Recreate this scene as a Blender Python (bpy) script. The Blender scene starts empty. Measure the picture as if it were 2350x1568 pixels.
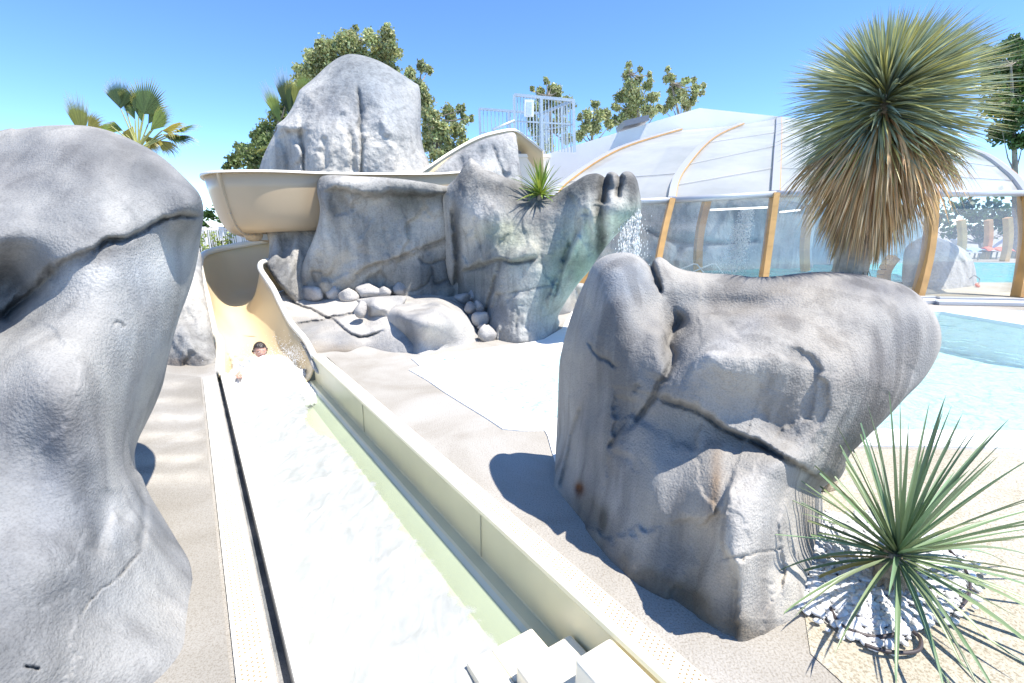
import bpy, bmesh, math, random
import numpy as np
from mathutils import Vector, Matrix, noise
from mathutils.geometry import delaunay_2d_cdt
SC = bpy.context.scene; COL = SC.collection
R = math.radians
random.seed(7); rng = np.random.default_rng(11)
# ---------------------------------------------------------------- camera frame (used only to turn measured picture points into places)
TH = R(13.5); FPX = 1120.0; H = 1.75; CX, CY = 1175.0, 784.0
ct, st = math.cos(TH), math.sin(TH)
def ray(px, py):
    u = (px-CX); v = (CY-py)
    return np.array([u, v*st + FPX*ct, v*ct - FPX*st])
def W(px, py, Y):
    d = ray(px, py); k = Y/d[1]
    return Vector((d[0]*k, Y, H + d[2]*k))
def G(px, py, z=0.0):
    d = ray(px, py); k = (z-H)/d[2]
    return Vector((d[0]*k, d[1]*k, z))
def GY(px, py, z=0.0): return G(px, py, z).y
def proj(p):
    x, y, z = p[0], p[1], p[2]-H
    za = y*ct - z*st; ya = y*st + z*ct
    return (CX + FPX*x/za, CY - FPX*ya/za)
def Wv(px, py, Y):
    u = px-CX; v = CY-py
    dy = v*st+FPX*ct; dz = v*ct-FPX*st
    k = Y/dy
    return np.stack([u*k, Y, H+dz*k], axis=1)
def S(s, n, z=0.0):        # run-out frame: s along the slide away from the viewer, n to the right
    return Vector((-.545*s + .8384*n, .8384*s + .545*n, z))
# ---------------------------------------------------------------- tags
def tag(o, label=None, cat=None, group=None, kind=None):
    if label: o['label'] = label
    if cat: o['category'] = cat
    if group: o['group'] = group
    if kind: o['kind'] = kind
    return o
def empty(name, loc, label, cat, group=None):
    o = bpy.data.objects.new(name, None); COL.objects.link(o); o.location = loc
    o.empty_display_size = .2
    return tag(o, label, cat, group)
def mkobj(name, verts, faces, mat, parent=None, smooth=False, col=None, label=None):
    me = bpy.data.meshes.new(name)
    me.from_pydata([tuple(v) for v in verts], [], [tuple(f) for f in faces])
    if parent is not None:
        off = parent.matrix_basis.translation if parent.parent is None else Vector((0,0,0))
        pp = parent; off = Vector((0,0,0))
        while pp is not None:
            off = off + pp.location; pp = pp.parent
        if off.length > 0: me.transform(Matrix.Translation(-off))
    if mat is not None: me.materials.append(mat)
    if smooth: me.polygons.foreach_set('use_smooth', [True]*len(me.polygons))
    if col is not None:
        a = me.color_attributes.new('tint', 'FLOAT_COLOR', 'POINT')
        c = np.ones((len(me.vertices), 4), dtype=np.float32); c[:, :3] = np.asarray(col)[:, :3]
        a.data.foreach_set('color', c.ravel())
    me.update()
    o = bpy.data.objects.new(name, me); COL.objects.link(o)
    if parent is not None: o.parent = parent
    if label: o['label'] = label
    return o
class MB:
    def __init__(s): s.v = []; s.f = []; s.c = []
    def add(s, vs, fs, col=None):
        b = len(s.v); s.v += [tuple(v) for v in vs]; s.f += [tuple(b+i for i in f) for f in fs]
        s.c += [tuple(col) if col is not None else (1,1,1)]*len(vs)
        return s
    def box(s, x0, x1, y0, y1, z0, z1):
        return s.add([(x0,y0,z0),(x1,y0,z0),(x1,y1,z0),(x0,y1,z0),(x0,y0,z1),(x1,y0,z1),(x1,y1,z1),(x0,y1,z1)],
              [(0,3,2,1),(4,5,6,7),(0,1,5,4),(1,2,6,5),(2,3,7,6),(3,0,4,7)])
    def beam(s, a, b, w, h, up=(0,0,1)):
        a = Vector(a); b = Vector(b); d = (b-a).normalized(); up = Vector(up)
        if abs(d.dot(up)) > .98: up = Vector((0,1,0))
        x = d.cross(up).normalized()*w/2; y = x.cross(d).normalized()*h/2
        vs = [p+i*x+j*y for p in (a,b) for i,j in ((-1,-1),(1,-1),(1,1),(-1,1))]
        return s.add(vs, [(0,1,2,3),(7,6,5,4),(0,4,5,1),(1,5,6,2),(2,6,7,3),(3,7,4,0)])
    def tube(s, pts, rad, n=8, cap=True, col=None):
        pts = [Vector(p) for p in pts]; m = len(pts)
        rr = rad if isinstance(rad, (list, tuple)) else [rad]*m
        vs = []; prev = None
        for i, p in enumerate(pts):
            d = (pts[min(i+1,m-1)]-pts[max(i-1,0)]).normalized()
            if prev is None:
                up = Vector((0,0,1)) if abs(d.z) < .9 else Vector((0,1,0)); x = d.cross(up).normalized()
            else:
                x = (prev - d*prev.dot(d)).normalized()
            prev = x; y = d.cross(x)
            for k in range(n):
                a = 2*math.pi*k/n; vs.append(p + (x*math.cos(a)+y*math.sin(a))*rr[i])
        fs = [(i*n+k, i*n+(k+1)%n, (i+1)*n+(k+1)%n, (i+1)*n+k) for i in range(m-1) for k in range(n)]
        if cap: fs += [tuple(range(n))[::-1], tuple((m-1)*n+k for k in range(n))]
        return s.add(vs, fs, col)
    def grid(s, rows, closed=False):      # rows of equal length points
        n = len(rows[0]); m = len(rows); vs = [p for r in rows for p in r]
        fs = [(i*n+k, (i+1)*n+k, (i+1)*n+k+1, i*n+k+1) for i in range(m-1) for k in range(n-1)]
        return s.add(vs, fs)
    def prism(s, poly, z0, z1):
        n = len(poly)
        vs = [(p[0],p[1],z0) for p in poly]+[(p[0],p[1],z1) for p in poly]
        return s.add(vs, [tuple(range(n))[::-1], tuple(range(n,2*n))]+[(i,(i+1)%n,n+(i+1)%n,n+i) for i in range(n)])
    def build(s, name, mat, parent=None, smooth=False, label=None, usecol=False):
        return mkobj(name, s.v, s.f, mat, parent, smooth, s.c if usecol else None, label)
def bevel(o, w=.01, seg=2):
    m = o.modifiers.new('bevel', 'BEVEL'); m.width = w; m.segments = seg; m.limit_method = 'ANGLE'; m.angle_limit = R(40)
    return o
def solid(o, t=.012, off=-1):
    m = o.modifiers.new('solid', 'SOLIDIFY'); m.thickness = t; m.offset = off
    return o
# ---------------------------------------------------------------- 2-D helpers
def resample(poly, sp, closed=True):
    P = [np.array(p, float) for p in poly]; n = len(P); out = []
    for i in range(n if closed else n-1):
        a, b = P[i], P[(i+1) % n]; L = np.linalg.norm(b-a); k = max(1, int(round(L/sp)))
        for j in range(k): out.append(a+(b-a)*j/k)
    if not closed: out.append(P[-1])
    return np.array(out)
def smoothpoly(poly, closed=True, sub=6):
    P = [np.array(p, float) for p in poly]; n = len(P); out = []
    rngs = range(n) if closed else range(n-1)
    for i in rngs:
        if closed: p0, p1, p2, p3 = P[i-1], P[i], P[(i+1)%n], P[(i+2)%n]
        else: p0, p1, p2, p3 = P[max(i-1,0)], P[i], P[i+1], P[min(i+2,n-1)]
        for j in range(sub):
            t = j/sub
            out.append(.5*((2*p1)+(-p0+p2)*t+(2*p0-5*p1+4*p2-p3)*t*t+(-p0+3*p1-3*p2+p3)*t**3))
    if not closed: out.append(P[-1])
    return np.array(out)
def inside(pts, poly):
    x, y = pts[:,0], pts[:,1]; res = np.zeros(len(pts), bool); n = len(poly)
    for i in range(n):
        x1, y1 = poly[i]; x2, y2 = poly[(i+1)%n]
        if y1 == y2: continue
        c = ((y1 > y) != (y2 > y)) & (x < (x2-x1)*(y-y1)/(y2-y1)+x1)
        res ^= c
    return res
def segdist(pts, line, closed=False, sdist=False):
    """distance to polyline; signed: positive on the right-hand side (picture coords, y down) of travel"""
    L = np.asarray(line, float); n = len(L); best = np.full(len(pts), 1e9); sg = np.ones(len(pts)); tt = np.zeros(len(pts))
    cum = 0.; tot = sum(np.linalg.norm(L[(i+1)%n]-L[i]) for i in range(n if closed else n-1))
    for i in range(n if closed else n-1):
        a = L[i]; b = L[(i+1)%n]; d = b-a; l2 = d@d
        if l2 == 0: continue
        t = np.clip(((pts-a)@d)/l2, 0, 1); q = a+t[:,None]*d; dv = pts-q; dd = np.sqrt((dv**2).sum(1))
        cr = d[0]*(pts[:,1]-a[1])-d[1]*(pts[:,0]-a[0])
        m = dd < best; best = np.where(m, dd, best); sg = np.where(m, np.sign(cr)+(cr==0), sg)
        tt = np.where(m, (cum+t*math.sqrt(l2))/tot, tt); cum += math.sqrt(l2)
    return (best*sg if sdist else best), tt
def tps(ctrl):
    P = np.array([(c[0], c[1]) for c in ctrl], float)/500.; v = np.array([c[2] for c in ctrl], float); n = len(P)
    d2 = ((P[:,None]-P[None])**2).sum(2)
    K = .5*d2*np.log(d2+1e-12); A = np.zeros((n+3, n+3)); A[:n,:n] = K + np.eye(n)*3e-4
    A[:n,n] = 1; A[:n,n+1:] = P; A[n,:n] = 1; A[n+1:,:n] = P.T
    sol = np.linalg.solve(A, np.concatenate([v, [0,0,0]]))
    def f(pts):
        Q = pts/500.; out = np.zeros(len(Q))
        for i0 in range(0, len(Q), 8000):
            q = Q[i0:i0+8000]; dd = ((q[:,None]-P[None])**2).sum(2)
            out[i0:i0+8000] = (.5*dd*np.log(dd+1e-12))@sol[:n] + sol[n] + q@sol[n+1:]
        return out
    return f
def fbm(P, sc, octs=4, seed=0.):
    o = Vector((seed*13.1, seed*7.7, seed*3.3))
    return np.array([noise.fractal(Vector(p)*sc+o, 1.0, 2.0, octs) for p in P])
# ---------------------------------------------------------------- rocks
def rock(name, outline, ctrl, mat, feats=(), stains_shade=(), sp=5., rw=60, ra=.25, thick=.8, tw=160, amp=.02, nsc=2.0, parent=None, seed=1, smooth_out=True, base=(1,1,1), ripple=0.0, gs=1.0, fac=0.0, fsz=90.):
    """ctrl: (px,py,Y) or (px,py,'z',z) = where the face lies. feats: ('groove',line,width,depth) ('step',line,width,depth) ('bump',px,py,rx,ry,depth)
       the front and the back are two sheets welded along the outline: a closed solid"""
    C = [(c[0], c[1], GY(c[0], c[1], c[3]) if c[2] == 'z' else c[2]) for c in ctrl]
    out = smoothpoly(outline) if smooth_out else np.array(outline, float)
    B = resample(out, sp)
    lo, hi = B.min(0), B.max(0)
    gx = np.arange(lo[0], hi[0], sp); gy = np.arange(lo[1], hi[1], sp*.87)
    pts = np.array([(x+(sp/2 if j % 2 else 0), y) for j, y in enumerate(gy) for x in gx])
    r2 = np.random.default_rng(seed); pts = pts + r2.uniform(-.18*sp, .18*sp, pts.shape)
    pts = pts[inside(pts, B)]; dB, _ = segdist(pts, B, True); pts = pts[dB > sp*.6]
    allp = np.vstack([B, pts]); nb = len(B)
    res = delaunay_2d_cdt([Vector(p) for p in allp], [], [list(range(nb))], 1, 1e-4)
    P2 = np.array([tuple(v) for v in res[0]]); T = [tuple(f) for f in res[2]]
    orig = res[3]
    isb = np.array([any(i < nb for i in o) for o in orig]) if orig else np.zeros(len(P2), bool)
    e, _ = segdist(P2, B, True); e[isb] = 0
    f = tps(C); base_d = f(P2)
    t = np.clip(e/rw, 0, 1); rnd = ra*(1-np.sqrt(np.clip(1-(1-t)**2, 0, 1)))
    z0 = Wv(P2[:,0], P2[:,1], base_d)[:,2]; zs = np.clip((z0+.02)/.35, .0, 1); rnd = rnd*zs*zs*(3-2*zs) if ra > .1 else rnd
    Y = base_d + rnd
    if fac:      # chisel-like planes: the surface tilts cell by cell
        nc = max(6, int((hi[0]-lo[0])*(hi[1]-lo[1])/fsz**2)); rf = np.random.default_rng(seed+77)
        cc = np.c_[rf.uniform(lo[0], hi[0], nc), rf.uniform(lo[1], hi[1], nc)]; sl_ = rf.normal(0, 1, (nc, 2))*fac/fsz; of_ = rf.normal(0, .35, nc)*fac
        wx = fbm(np.c_[P2/70., np.full(len(P2), 2.)], 1, 4, seed+6)*26; wy = fbm(np.c_[P2/70., np.full(len(P2), 9.)], 1, 4, seed+7)*26
        num = np.zeros(len(P2)); den = np.zeros(len(P2)); Q_ = P2+np.c_[wx, wy]; D_2 = np.sqrt(((Q_[:,None]-cc[None])**2*np.array([1., .35])).sum(2)); dm = D_2.min(1)
        for i_ in range(nc):
            w_ = np.exp(-(D_2[:,i_]-dm)/3.2); num += w_*(of_[i_]+((P2-cc[i_])*sl_[i_]).sum(1)); den += w_
        Y = Y + num/den*np.clip(e/30., 0, 1)
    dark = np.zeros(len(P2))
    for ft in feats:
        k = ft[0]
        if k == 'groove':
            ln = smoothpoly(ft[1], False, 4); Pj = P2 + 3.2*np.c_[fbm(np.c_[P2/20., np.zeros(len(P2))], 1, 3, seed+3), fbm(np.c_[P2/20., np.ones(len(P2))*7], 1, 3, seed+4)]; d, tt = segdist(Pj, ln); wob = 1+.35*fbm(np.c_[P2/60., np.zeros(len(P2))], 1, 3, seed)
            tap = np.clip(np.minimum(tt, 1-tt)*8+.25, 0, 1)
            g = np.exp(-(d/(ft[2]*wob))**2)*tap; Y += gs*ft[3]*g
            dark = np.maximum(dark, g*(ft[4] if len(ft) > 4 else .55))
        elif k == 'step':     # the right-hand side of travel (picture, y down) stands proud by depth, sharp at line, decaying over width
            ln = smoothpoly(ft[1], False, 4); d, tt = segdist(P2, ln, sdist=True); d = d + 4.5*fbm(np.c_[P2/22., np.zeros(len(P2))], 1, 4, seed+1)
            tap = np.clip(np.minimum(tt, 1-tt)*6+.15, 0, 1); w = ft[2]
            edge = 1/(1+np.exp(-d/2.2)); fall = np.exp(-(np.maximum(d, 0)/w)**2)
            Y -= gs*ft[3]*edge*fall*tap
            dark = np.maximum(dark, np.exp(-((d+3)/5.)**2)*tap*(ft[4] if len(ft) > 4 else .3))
        elif k == 'bump':
            g = np.exp(-((P2[:,0]-ft[1])/ft[3])**2-((P2[:,1]-ft[2])/ft[4])**2); Y -= ft[5]*g
    damp = np.clip(e/25., 0, 1)
    P3 = Wv(P2[:,0], P2[:,1], Y)
    nz = fbm(P3, nsc, 5, seed); n2 = fbm(P3, nsc*6, 3, seed+5)
    Y = Y + damp*(nz*amp + n2*amp*.22)
    if ripple: Y = Y + damp*ripple*np.abs(fbm(P3*np.array([1,1,.25]), nsc*2.2, 4, seed+9))
    F = Wv(P2[:,0], P2[:,1], Y)
    tb = np.clip(e/tw, 0, 1); Yb = base_d + ra + thick*np.sqrt(np.clip(1-(1-tb)**2, 0, 1)) + damp*nz*amp*3
    Bk = Wv(P2[:,0], P2[:,1], Yb)
    # colour: patches of wear and staining, and some painted shade, at their own places
    c = np.ones((len(P2), 3))*np.array(base)
    for s_ in stains_shade:
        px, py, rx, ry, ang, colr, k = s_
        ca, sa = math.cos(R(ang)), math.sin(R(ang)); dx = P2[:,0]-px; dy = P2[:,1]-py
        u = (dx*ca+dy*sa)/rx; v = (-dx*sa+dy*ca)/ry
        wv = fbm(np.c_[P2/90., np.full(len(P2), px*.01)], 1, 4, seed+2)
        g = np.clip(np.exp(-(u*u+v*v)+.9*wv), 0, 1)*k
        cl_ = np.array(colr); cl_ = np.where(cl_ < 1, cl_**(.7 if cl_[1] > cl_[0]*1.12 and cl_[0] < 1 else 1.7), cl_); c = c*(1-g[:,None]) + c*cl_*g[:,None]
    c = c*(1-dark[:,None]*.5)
    n = len(P2); mp = np.arange(n); idx = {}
    vb = []; m2 = np.zeros(n, int)
    for i in range(n):
        if isb[i]: m2[i] = i
        else: m2[i] = n+len(vb); vb.append(Bk[i])
    V = np.vstack([F, np.array(vb)]); Cc = np.vstack([c, c[~isb]])
    faces = [(a, d_, b) for a, b, d_ in T] + [(m2[a], m2[b], m2[d_]) for a, b, d_ in T]
    # orientation: front must face the viewer
    a, b, d_ = T[0]; nrm = np.cross(F[b]-F[a], F[d_]-F[a])
    if nrm @ (F[a]-np.array([0,0,H])) < 0: faces = [f_[::-1] for f_ in faces]
    loc = Vector(F[np.argmax(P2[:,1])]) if parent is None else Vector((0,0,0))
    o = mkobj(name, V-np.array(loc) if parent is None else V, faces, mat, parent, True, Cc)
    if parent is None: o.location = loc
    return o
def flat(name, poly, z, mat, holes=(), kind='structure', sub=None, label=None, cat=None):
    """level sheet with holes"""
    vs = [Vector((p[0], p[1])) for p in poly]; es = [(i, (i+1) % len(poly)) for i in range(len(poly))]
    for h in holes:
        b = len(vs); vs += [Vector((p[0], p[1])) for p in h]; es += [(b+i, b+(i+1) % len(h)) for i in range(len(h))]
    if sub: vs += [Vector(p) for p in sub]
    r = delaunay_2d_cdt(vs, es, [], 0, 1e-5)
    P = np.array([tuple(v) for v in r[0]]); T = np.array([tuple(f) for f in r[2]])
    cen = P[T].mean(1); keep = inside(cen, np.array([tuple(p)[:2] for p in poly]))
    for h in holes: keep &= ~inside(cen, np.array([tuple(p)[:2] for p in h]))
    T = T[keep]; V = np.c_[P, np.full(len(P), z)]
    fs = []
    for a, b, c in T:
        cr = (P[b]-P[a])[0]*(P[c]-P[a])[1]-(P[b]-P[a])[1]*(P[c]-P[a])[0]
        fs.append((a, b, c) if cr > 0 else (a, c, b))
    o = mkobj(name, V, fs, mat)
    tag(o, label, cat, kind=kind)
    return o
# ---------------------------------------------------------------- materials
def mat(name):
    m = bpy.data.materials.new(name); m.use_nodes = True; nt = m.node_tree; nt.nodes.clear()
    out = nt.nodes.new('ShaderNodeOutputMaterial'); return m, nt, out
def N(nt, t, **k):
    n = nt.nodes.new(t)
    for a, b in k.items():
        if a in n.inputs: n.inputs[a].default_value = b
        else: setattr(n, a, b)
    return n
def ramp(nt, src, stops):
    r = nt.nodes.new('ShaderNodeValToRGB'); el = r.color_ramp.elements
    while len(el) > 1: el.remove(el[-1])
    el[0].position = stops[0][0]; el[0].color = (*stops[0][1], 1)
    for p, c in stops[1:]:
        x = el.new(p); x.color = (*c, 1)
    nt.links.new(src, r.inputs[0]); return r.outputs[0]
def mixc(nt, a, b, f, mode='MIX'):
    m = nt.nodes.new('ShaderNodeMix'); m.data_type = 'RGBA'; m.blend_type = mode
    for s, v in ((0, f), (6, a), (7, b)):
        if hasattr(v, 'default_value') or hasattr(v, 'is_output'): nt.links.new(v, m.inputs[s])
        else: m.inputs[s].default_value = v if s == 0 else (*v, 1)
    return m.outputs[2]
def simple(name, col, rough=.5, var=.0, vsc=8., bump=0., bsc=60., metal=0., spec=.5, attr=False, trans=0., coat=0.):
    m, nt, out = mat(name); b = N(nt, 'ShaderNodeBsdfPrincipled'); b.inputs['Roughness'].default_value = rough
    b.inputs['Metallic'].default_value = metal; b.inputs['Specular IOR Level'].default_value = spec
    b.inputs['Coat Weight'].default_value = coat
    tc = N(nt, 'ShaderNodeTexCoord'); src = None
    if var or bump:
        nz = N(nt, 'ShaderNodeTexNoise'); nz.inputs['Scale'].default_value = vsc; nz.inputs['Detail'].default_value = 6
        nt.links.new(tc.outputs['Object'], nz.inputs['Vector'])
        src = ramp(nt, nz.outputs['Fac'], [(.3, tuple(c*(1-var) for c in col)), (.7, tuple(min(1, c*(1+var)) for c in col))])
    if attr:
        a = N(nt, 'ShaderNodeAttribute', attribute_name='tint')
        src = mixc(nt, src if src is not None else col, a.outputs['Color'], 1.0, 'MULTIPLY')
    if src is not None: nt.links.new(src, b.inputs['Base Color'])
    else: b.inputs['Base Color'].default_value = (*col, 1)
    if bump:
        n2 = N(nt, 'ShaderNodeTexNoise'); n2.inputs['Scale'].default_value = bsc; n2.inputs['Detail'].default_value = 5
        nt.links.new(tc.outputs['Object'], n2.inputs['Vector'])
        bp = N(nt, 'ShaderNodeBump'); bp.inputs['Strength'].default_value = 1; bp.inputs['Distance'].default_value = bump
        nt.links.new(n2.outputs['Fac'], bp.inputs['Height']); nt.links.new(bp.outputs['Normal'], b.inputs['Normal'])
    sh = b.outputs[0]
    if trans:
        tr = N(nt, 'ShaderNodeBsdfTranslucent')
        if src is not None: nt.links.new(src, tr.inputs[0])
        else: tr.inputs[0].default_value = (*col, 1)
        mx = N(nt, 'ShaderNodeMixShader'); mx.inputs[0].default_value = trans
        nt.links.new(sh, mx.inputs[1]); nt.links.new(tr.outputs[0], mx.inputs[2]); sh = mx.outputs[0]
    nt.links.new(sh, out.inputs[0]); return m
def warmer(c): return (c[0]*1.035, c[1]*1.01, c[2]*.97)
def rockmat(name, lo, mid, hi, sc=1.6, bump=.012, bsc=38., streak=.5, warm=(.42,.37,.30), wk=.25):
    lo, mid, hi = warmer(lo), warmer(mid), warmer(hi)
    m, nt, out = mat(name); L = nt.links.new
    b = N(nt, 'ShaderNodeBsdfPrincipled'); b.inputs['Roughness'].default_value = .9; b.inputs['Specular IOR Level'].default_value = .25
    tc = N(nt, 'ShaderNodeTexCoord'); geo = N(nt, 'ShaderNodeNewGeometry')
    n1 = N(nt, 'ShaderNodeTexNoise'); n1.inputs['Scale'].default_value = sc; n1.inputs['Detail'].default_value = 9; n1.inputs['Roughness'].default_value = .62; n1.inputs['Distortion'].default_value = .4
    L(geo.outputs['Position'], n1.inputs['Vector'])
    col = ramp(nt, n1.outputs['Fac'], [(.30, lo), (.47, mid), (.66, hi)])
    # water streaks running down the face
    mp = N(nt, 'ShaderNodeMapping'); mp.inputs['Scale'].default_value = (6.5, 6.5, .55); L(geo.outputs['Position'], mp.inputs['Vector'])
    n2 = N(nt, 'ShaderNodeTexNoise'); n2.inputs['Scale'].default_value = 1.0; n2.inputs['Detail'].default_value = 5; L(mp.outputs[0], n2.inputs['Vector'])
    sk = ramp(nt, n2.outputs['Fac'], [(.38, (.62,.62,.63)), (.5, (1,1,1)), (.66, (1.0,1.0,1.0))])
    col = mixc(nt, col, sk, streak, 'MULTIPLY')
    nb = N(nt, 'ShaderNodeTexNoise'); nb.inputs['Scale'].default_value = sc*.55; nb.inputs['Detail'].default_value = 3; nb.inputs['Distortion'].default_value = 1.2
    mb_ = N(nt, 'ShaderNodeMapping'); mb_.inputs['Location'].default_value = (5,3,9); mb_.inputs['Scale'].default_value = (1,1,.6); L(geo.outputs['Position'], mb_.inputs[0]); L(mb_.outputs[0], nb.inputs[0])
    col = mixc(nt, col, ramp(nt, nb.outputs['Fac'], [(.34, (.66,.69,.74)), (.5, (1,1,1)), (.64, (1.28,1.26,1.22))]), .9, 'MULTIPLY')
    # warm dust
    n3 = N(nt, 'ShaderNodeTexNoise'); n3.inputs['Scale'].default_value = sc*.8; n3.inputs['Detail'].default_value = 4
    L(geo.outputs['Position'], n3.inputs['Vector'])
    wf = ramp(nt, n3.outputs['Fac'], [(.5, (0,0,0)), (.72, (wk,wk,wk))])
    col = mixc(nt, col, warm, wf)
    # speckle
    n4 = N(nt, 'ShaderNodeTexNoise'); n4.inputs['Scale'].default_value = bsc*1.6; n4.inputs['Detail'].default_value = 3
    L(geo.outputs['Position'], n4.inputs['Vector'])
    spk = ramp(nt, n4.outputs['Fac'], [(.34, (.72,.72,.72)), (.5, (1,1,1)), (.7, (1.12,1.12,1.12))])
    col = mixc(nt, col, spk, .55, 'MULTIPLY')
    a = N(nt, 'ShaderNodeAttribute', attribute_name='tint'); col = mixc(nt, col, a.outputs['Color'], 1.0, 'MULTIPLY')
    L(col, b.inputs['Base Color'])
    n5 = N(nt, 'ShaderNodeTexNoise'); n5.inputs['Scale'].default_value = bsc; n5.inputs['Detail'].default_value = 2.5; n5.inputs['Roughness'].default_value = .5
    L(geo.outputs['Position'], n5.inputs['Vector'])
    bp = N(nt, 'ShaderNodeBump'); bp.inputs['Distance'].default_value = bump; bp.inputs['Strength'].default_value = .9
    L(n5.outputs['Fac'], bp.inputs['Height'])
    n6 = N(nt, 'ShaderNodeTexNoise'); n6.inputs['Scale'].default_value = 9; n6.inputs['Detail'].default_value = 2
    L(geo.outputs['Position'], n6.inputs['Vector'])
    b2 = N(nt, 'ShaderNodeBump'); b2.inputs['Distance'].default_value = .010; b2.inputs['Strength'].default_value = .5
    L(n6.outputs['Fac'], b2.inputs['Height']); L(bp.outputs[0], b2.inputs['Normal']); L(b2.outputs[0], b.inputs['Normal'])
    L(b.outputs[0], out.inputs[0]); return m
def watermat(name, tint, bsc=6., bdist=.03, gl=.55, rough=.02, milk=0.0, milkcol=(.9,.95,.95), det=3):
    m, nt, out = mat(name); L = nt.links.new; geo = N(nt, 'ShaderNodeNewGeometry')
    n1 = N(nt, 'ShaderNodeTexNoise'); n1.inputs['Scale'].default_value = bsc; n1.inputs['Detail'].default_value = det; n1.inputs['Distortion'].default_value = .8
    L(geo.outputs['Position'], n1.inputs['Vector'])
    bp = N(nt, 'ShaderNodeBump'); bp.inputs['Distance'].default_value = bdist; L(n1.outputs['Fac'], bp.inputs['Height'])
    tr = N(nt, 'ShaderNodeBsdfTransparent'); tr.inputs[0].default_value = (*tint, 1)
    gs = N(nt, 'ShaderNodeBsdfGlossy'); gs.inputs['Roughness'].default_value = rough; L(bp.outputs[0], gs.inputs['Normal'])
    fr = N(nt, 'ShaderNodeFresnel'); fr.inputs['IOR'].default_value = 1.33; L(bp.outputs[0], fr.inputs['Normal'])
    body = tr.outputs[0]
    if milk:
        df = N(nt, 'ShaderNodeBsdfDiffuse'); df.inputs[0].default_value = (*milkcol, 1)
        mm = N(nt, 'ShaderNodeMixShader'); mm.inputs[0].default_value = milk; L(body, mm.inputs[1]); L(df.outputs[0], mm.inputs[2]); body = mm.outputs[0]
    gm = N(nt, 'ShaderNodeMath', operation='MULTIPLY'); L(fr.outputs[0], gm.inputs[0]); gm.inputs[1].default_value = gl
    mx = N(nt, 'ShaderNodeMixShader'); L(gm.outputs[0], mx.inputs[0]); L(body, mx.inputs[1]); L(gs.outputs[0], mx.inputs[2])
    L(mx.outputs[0], out.inputs[0]); return m
def glassmat(name, tint=(.93,.96,.98), haze=.06, hazecol=(.8,.85,.9), rough=.03, tl=0., ior=1.35):
    m, nt, out = mat(name); L = nt.links.new
    tr = N(nt, 'ShaderNodeBsdfTransparent'); tr.inputs[0].default_value = (*tint, 1)
    df = N(nt, 'ShaderNodeBsdfDiffuse'); df.inputs[0].default_value = (*hazecol, 1)
    tn = N(nt, 'ShaderNodeBsdfTranslucent'); tn.inputs[0].default_value = (*hazecol, 1)
    dm = N(nt, 'ShaderNodeMixShader'); dm.inputs[0].default_value = tl; L(df.outputs[0], dm.inputs[1]); L(tn.outputs[0], dm.inputs[2])
    geo = N(nt, 'ShaderNodeNewGeometry'); nz = N(nt, 'ShaderNodeTexNoise'); nz.inputs['Scale'].default_value = .7; nz.inputs['Detail'].default_value = 5
    mp = N(nt, 'ShaderNodeMapping'); mp.inputs['Scale'].default_value = (1,1,.4); L(geo.outputs['Position'], mp.inputs[0]); L(mp.outputs[0], nz.inputs[0])
    hz = N(nt, 'ShaderNodeMapRange'); L(nz.outputs['Fac'], hz.inputs[0]); hz.inputs[1].default_value = .3; hz.inputs[2].default_value = .7; hz.inputs[3].default_value = haze*.75; hz.inputs[4].default_value = min(1, haze*1.25)
    m1 = N(nt, 'ShaderNodeMixShader'); L(hz.outputs[0], m1.inputs[0]); L(tr.outputs[0], m1.inputs[1]); L(dm.outputs[0], m1.inputs[2])
    gs = N(nt, 'ShaderNodeBsdfGlossy'); gs.inputs['Roughness'].default_value = rough
    lw = N(nt, 'ShaderNodeLayerWeight'); pw_ = N(nt, 'ShaderNodeMath', operation='POWER'); L(lw.outputs['Facing'], pw_.inputs[0]); pw_.inputs[1].default_value = 3.5
    fm_ = N(nt, 'ShaderNodeMath', operation='MULTIPLY_ADD'); L(pw_.outputs[0], fm_.inputs[0]); fm_.inputs[1].default_value = (ior-1)*1.2; fm_.inputs[2].default_value = (ior-1)*.12
    fr = fm_
    mx = N(nt, 'ShaderNodeMixShader'); L(fr.outputs[0], mx.inputs[0]); L(m1.outputs[0], mx.inputs[1]); L(gs.outputs[0], mx.inputs[2])
    L(mx.outputs[0], out.inputs[0]); return m
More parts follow.
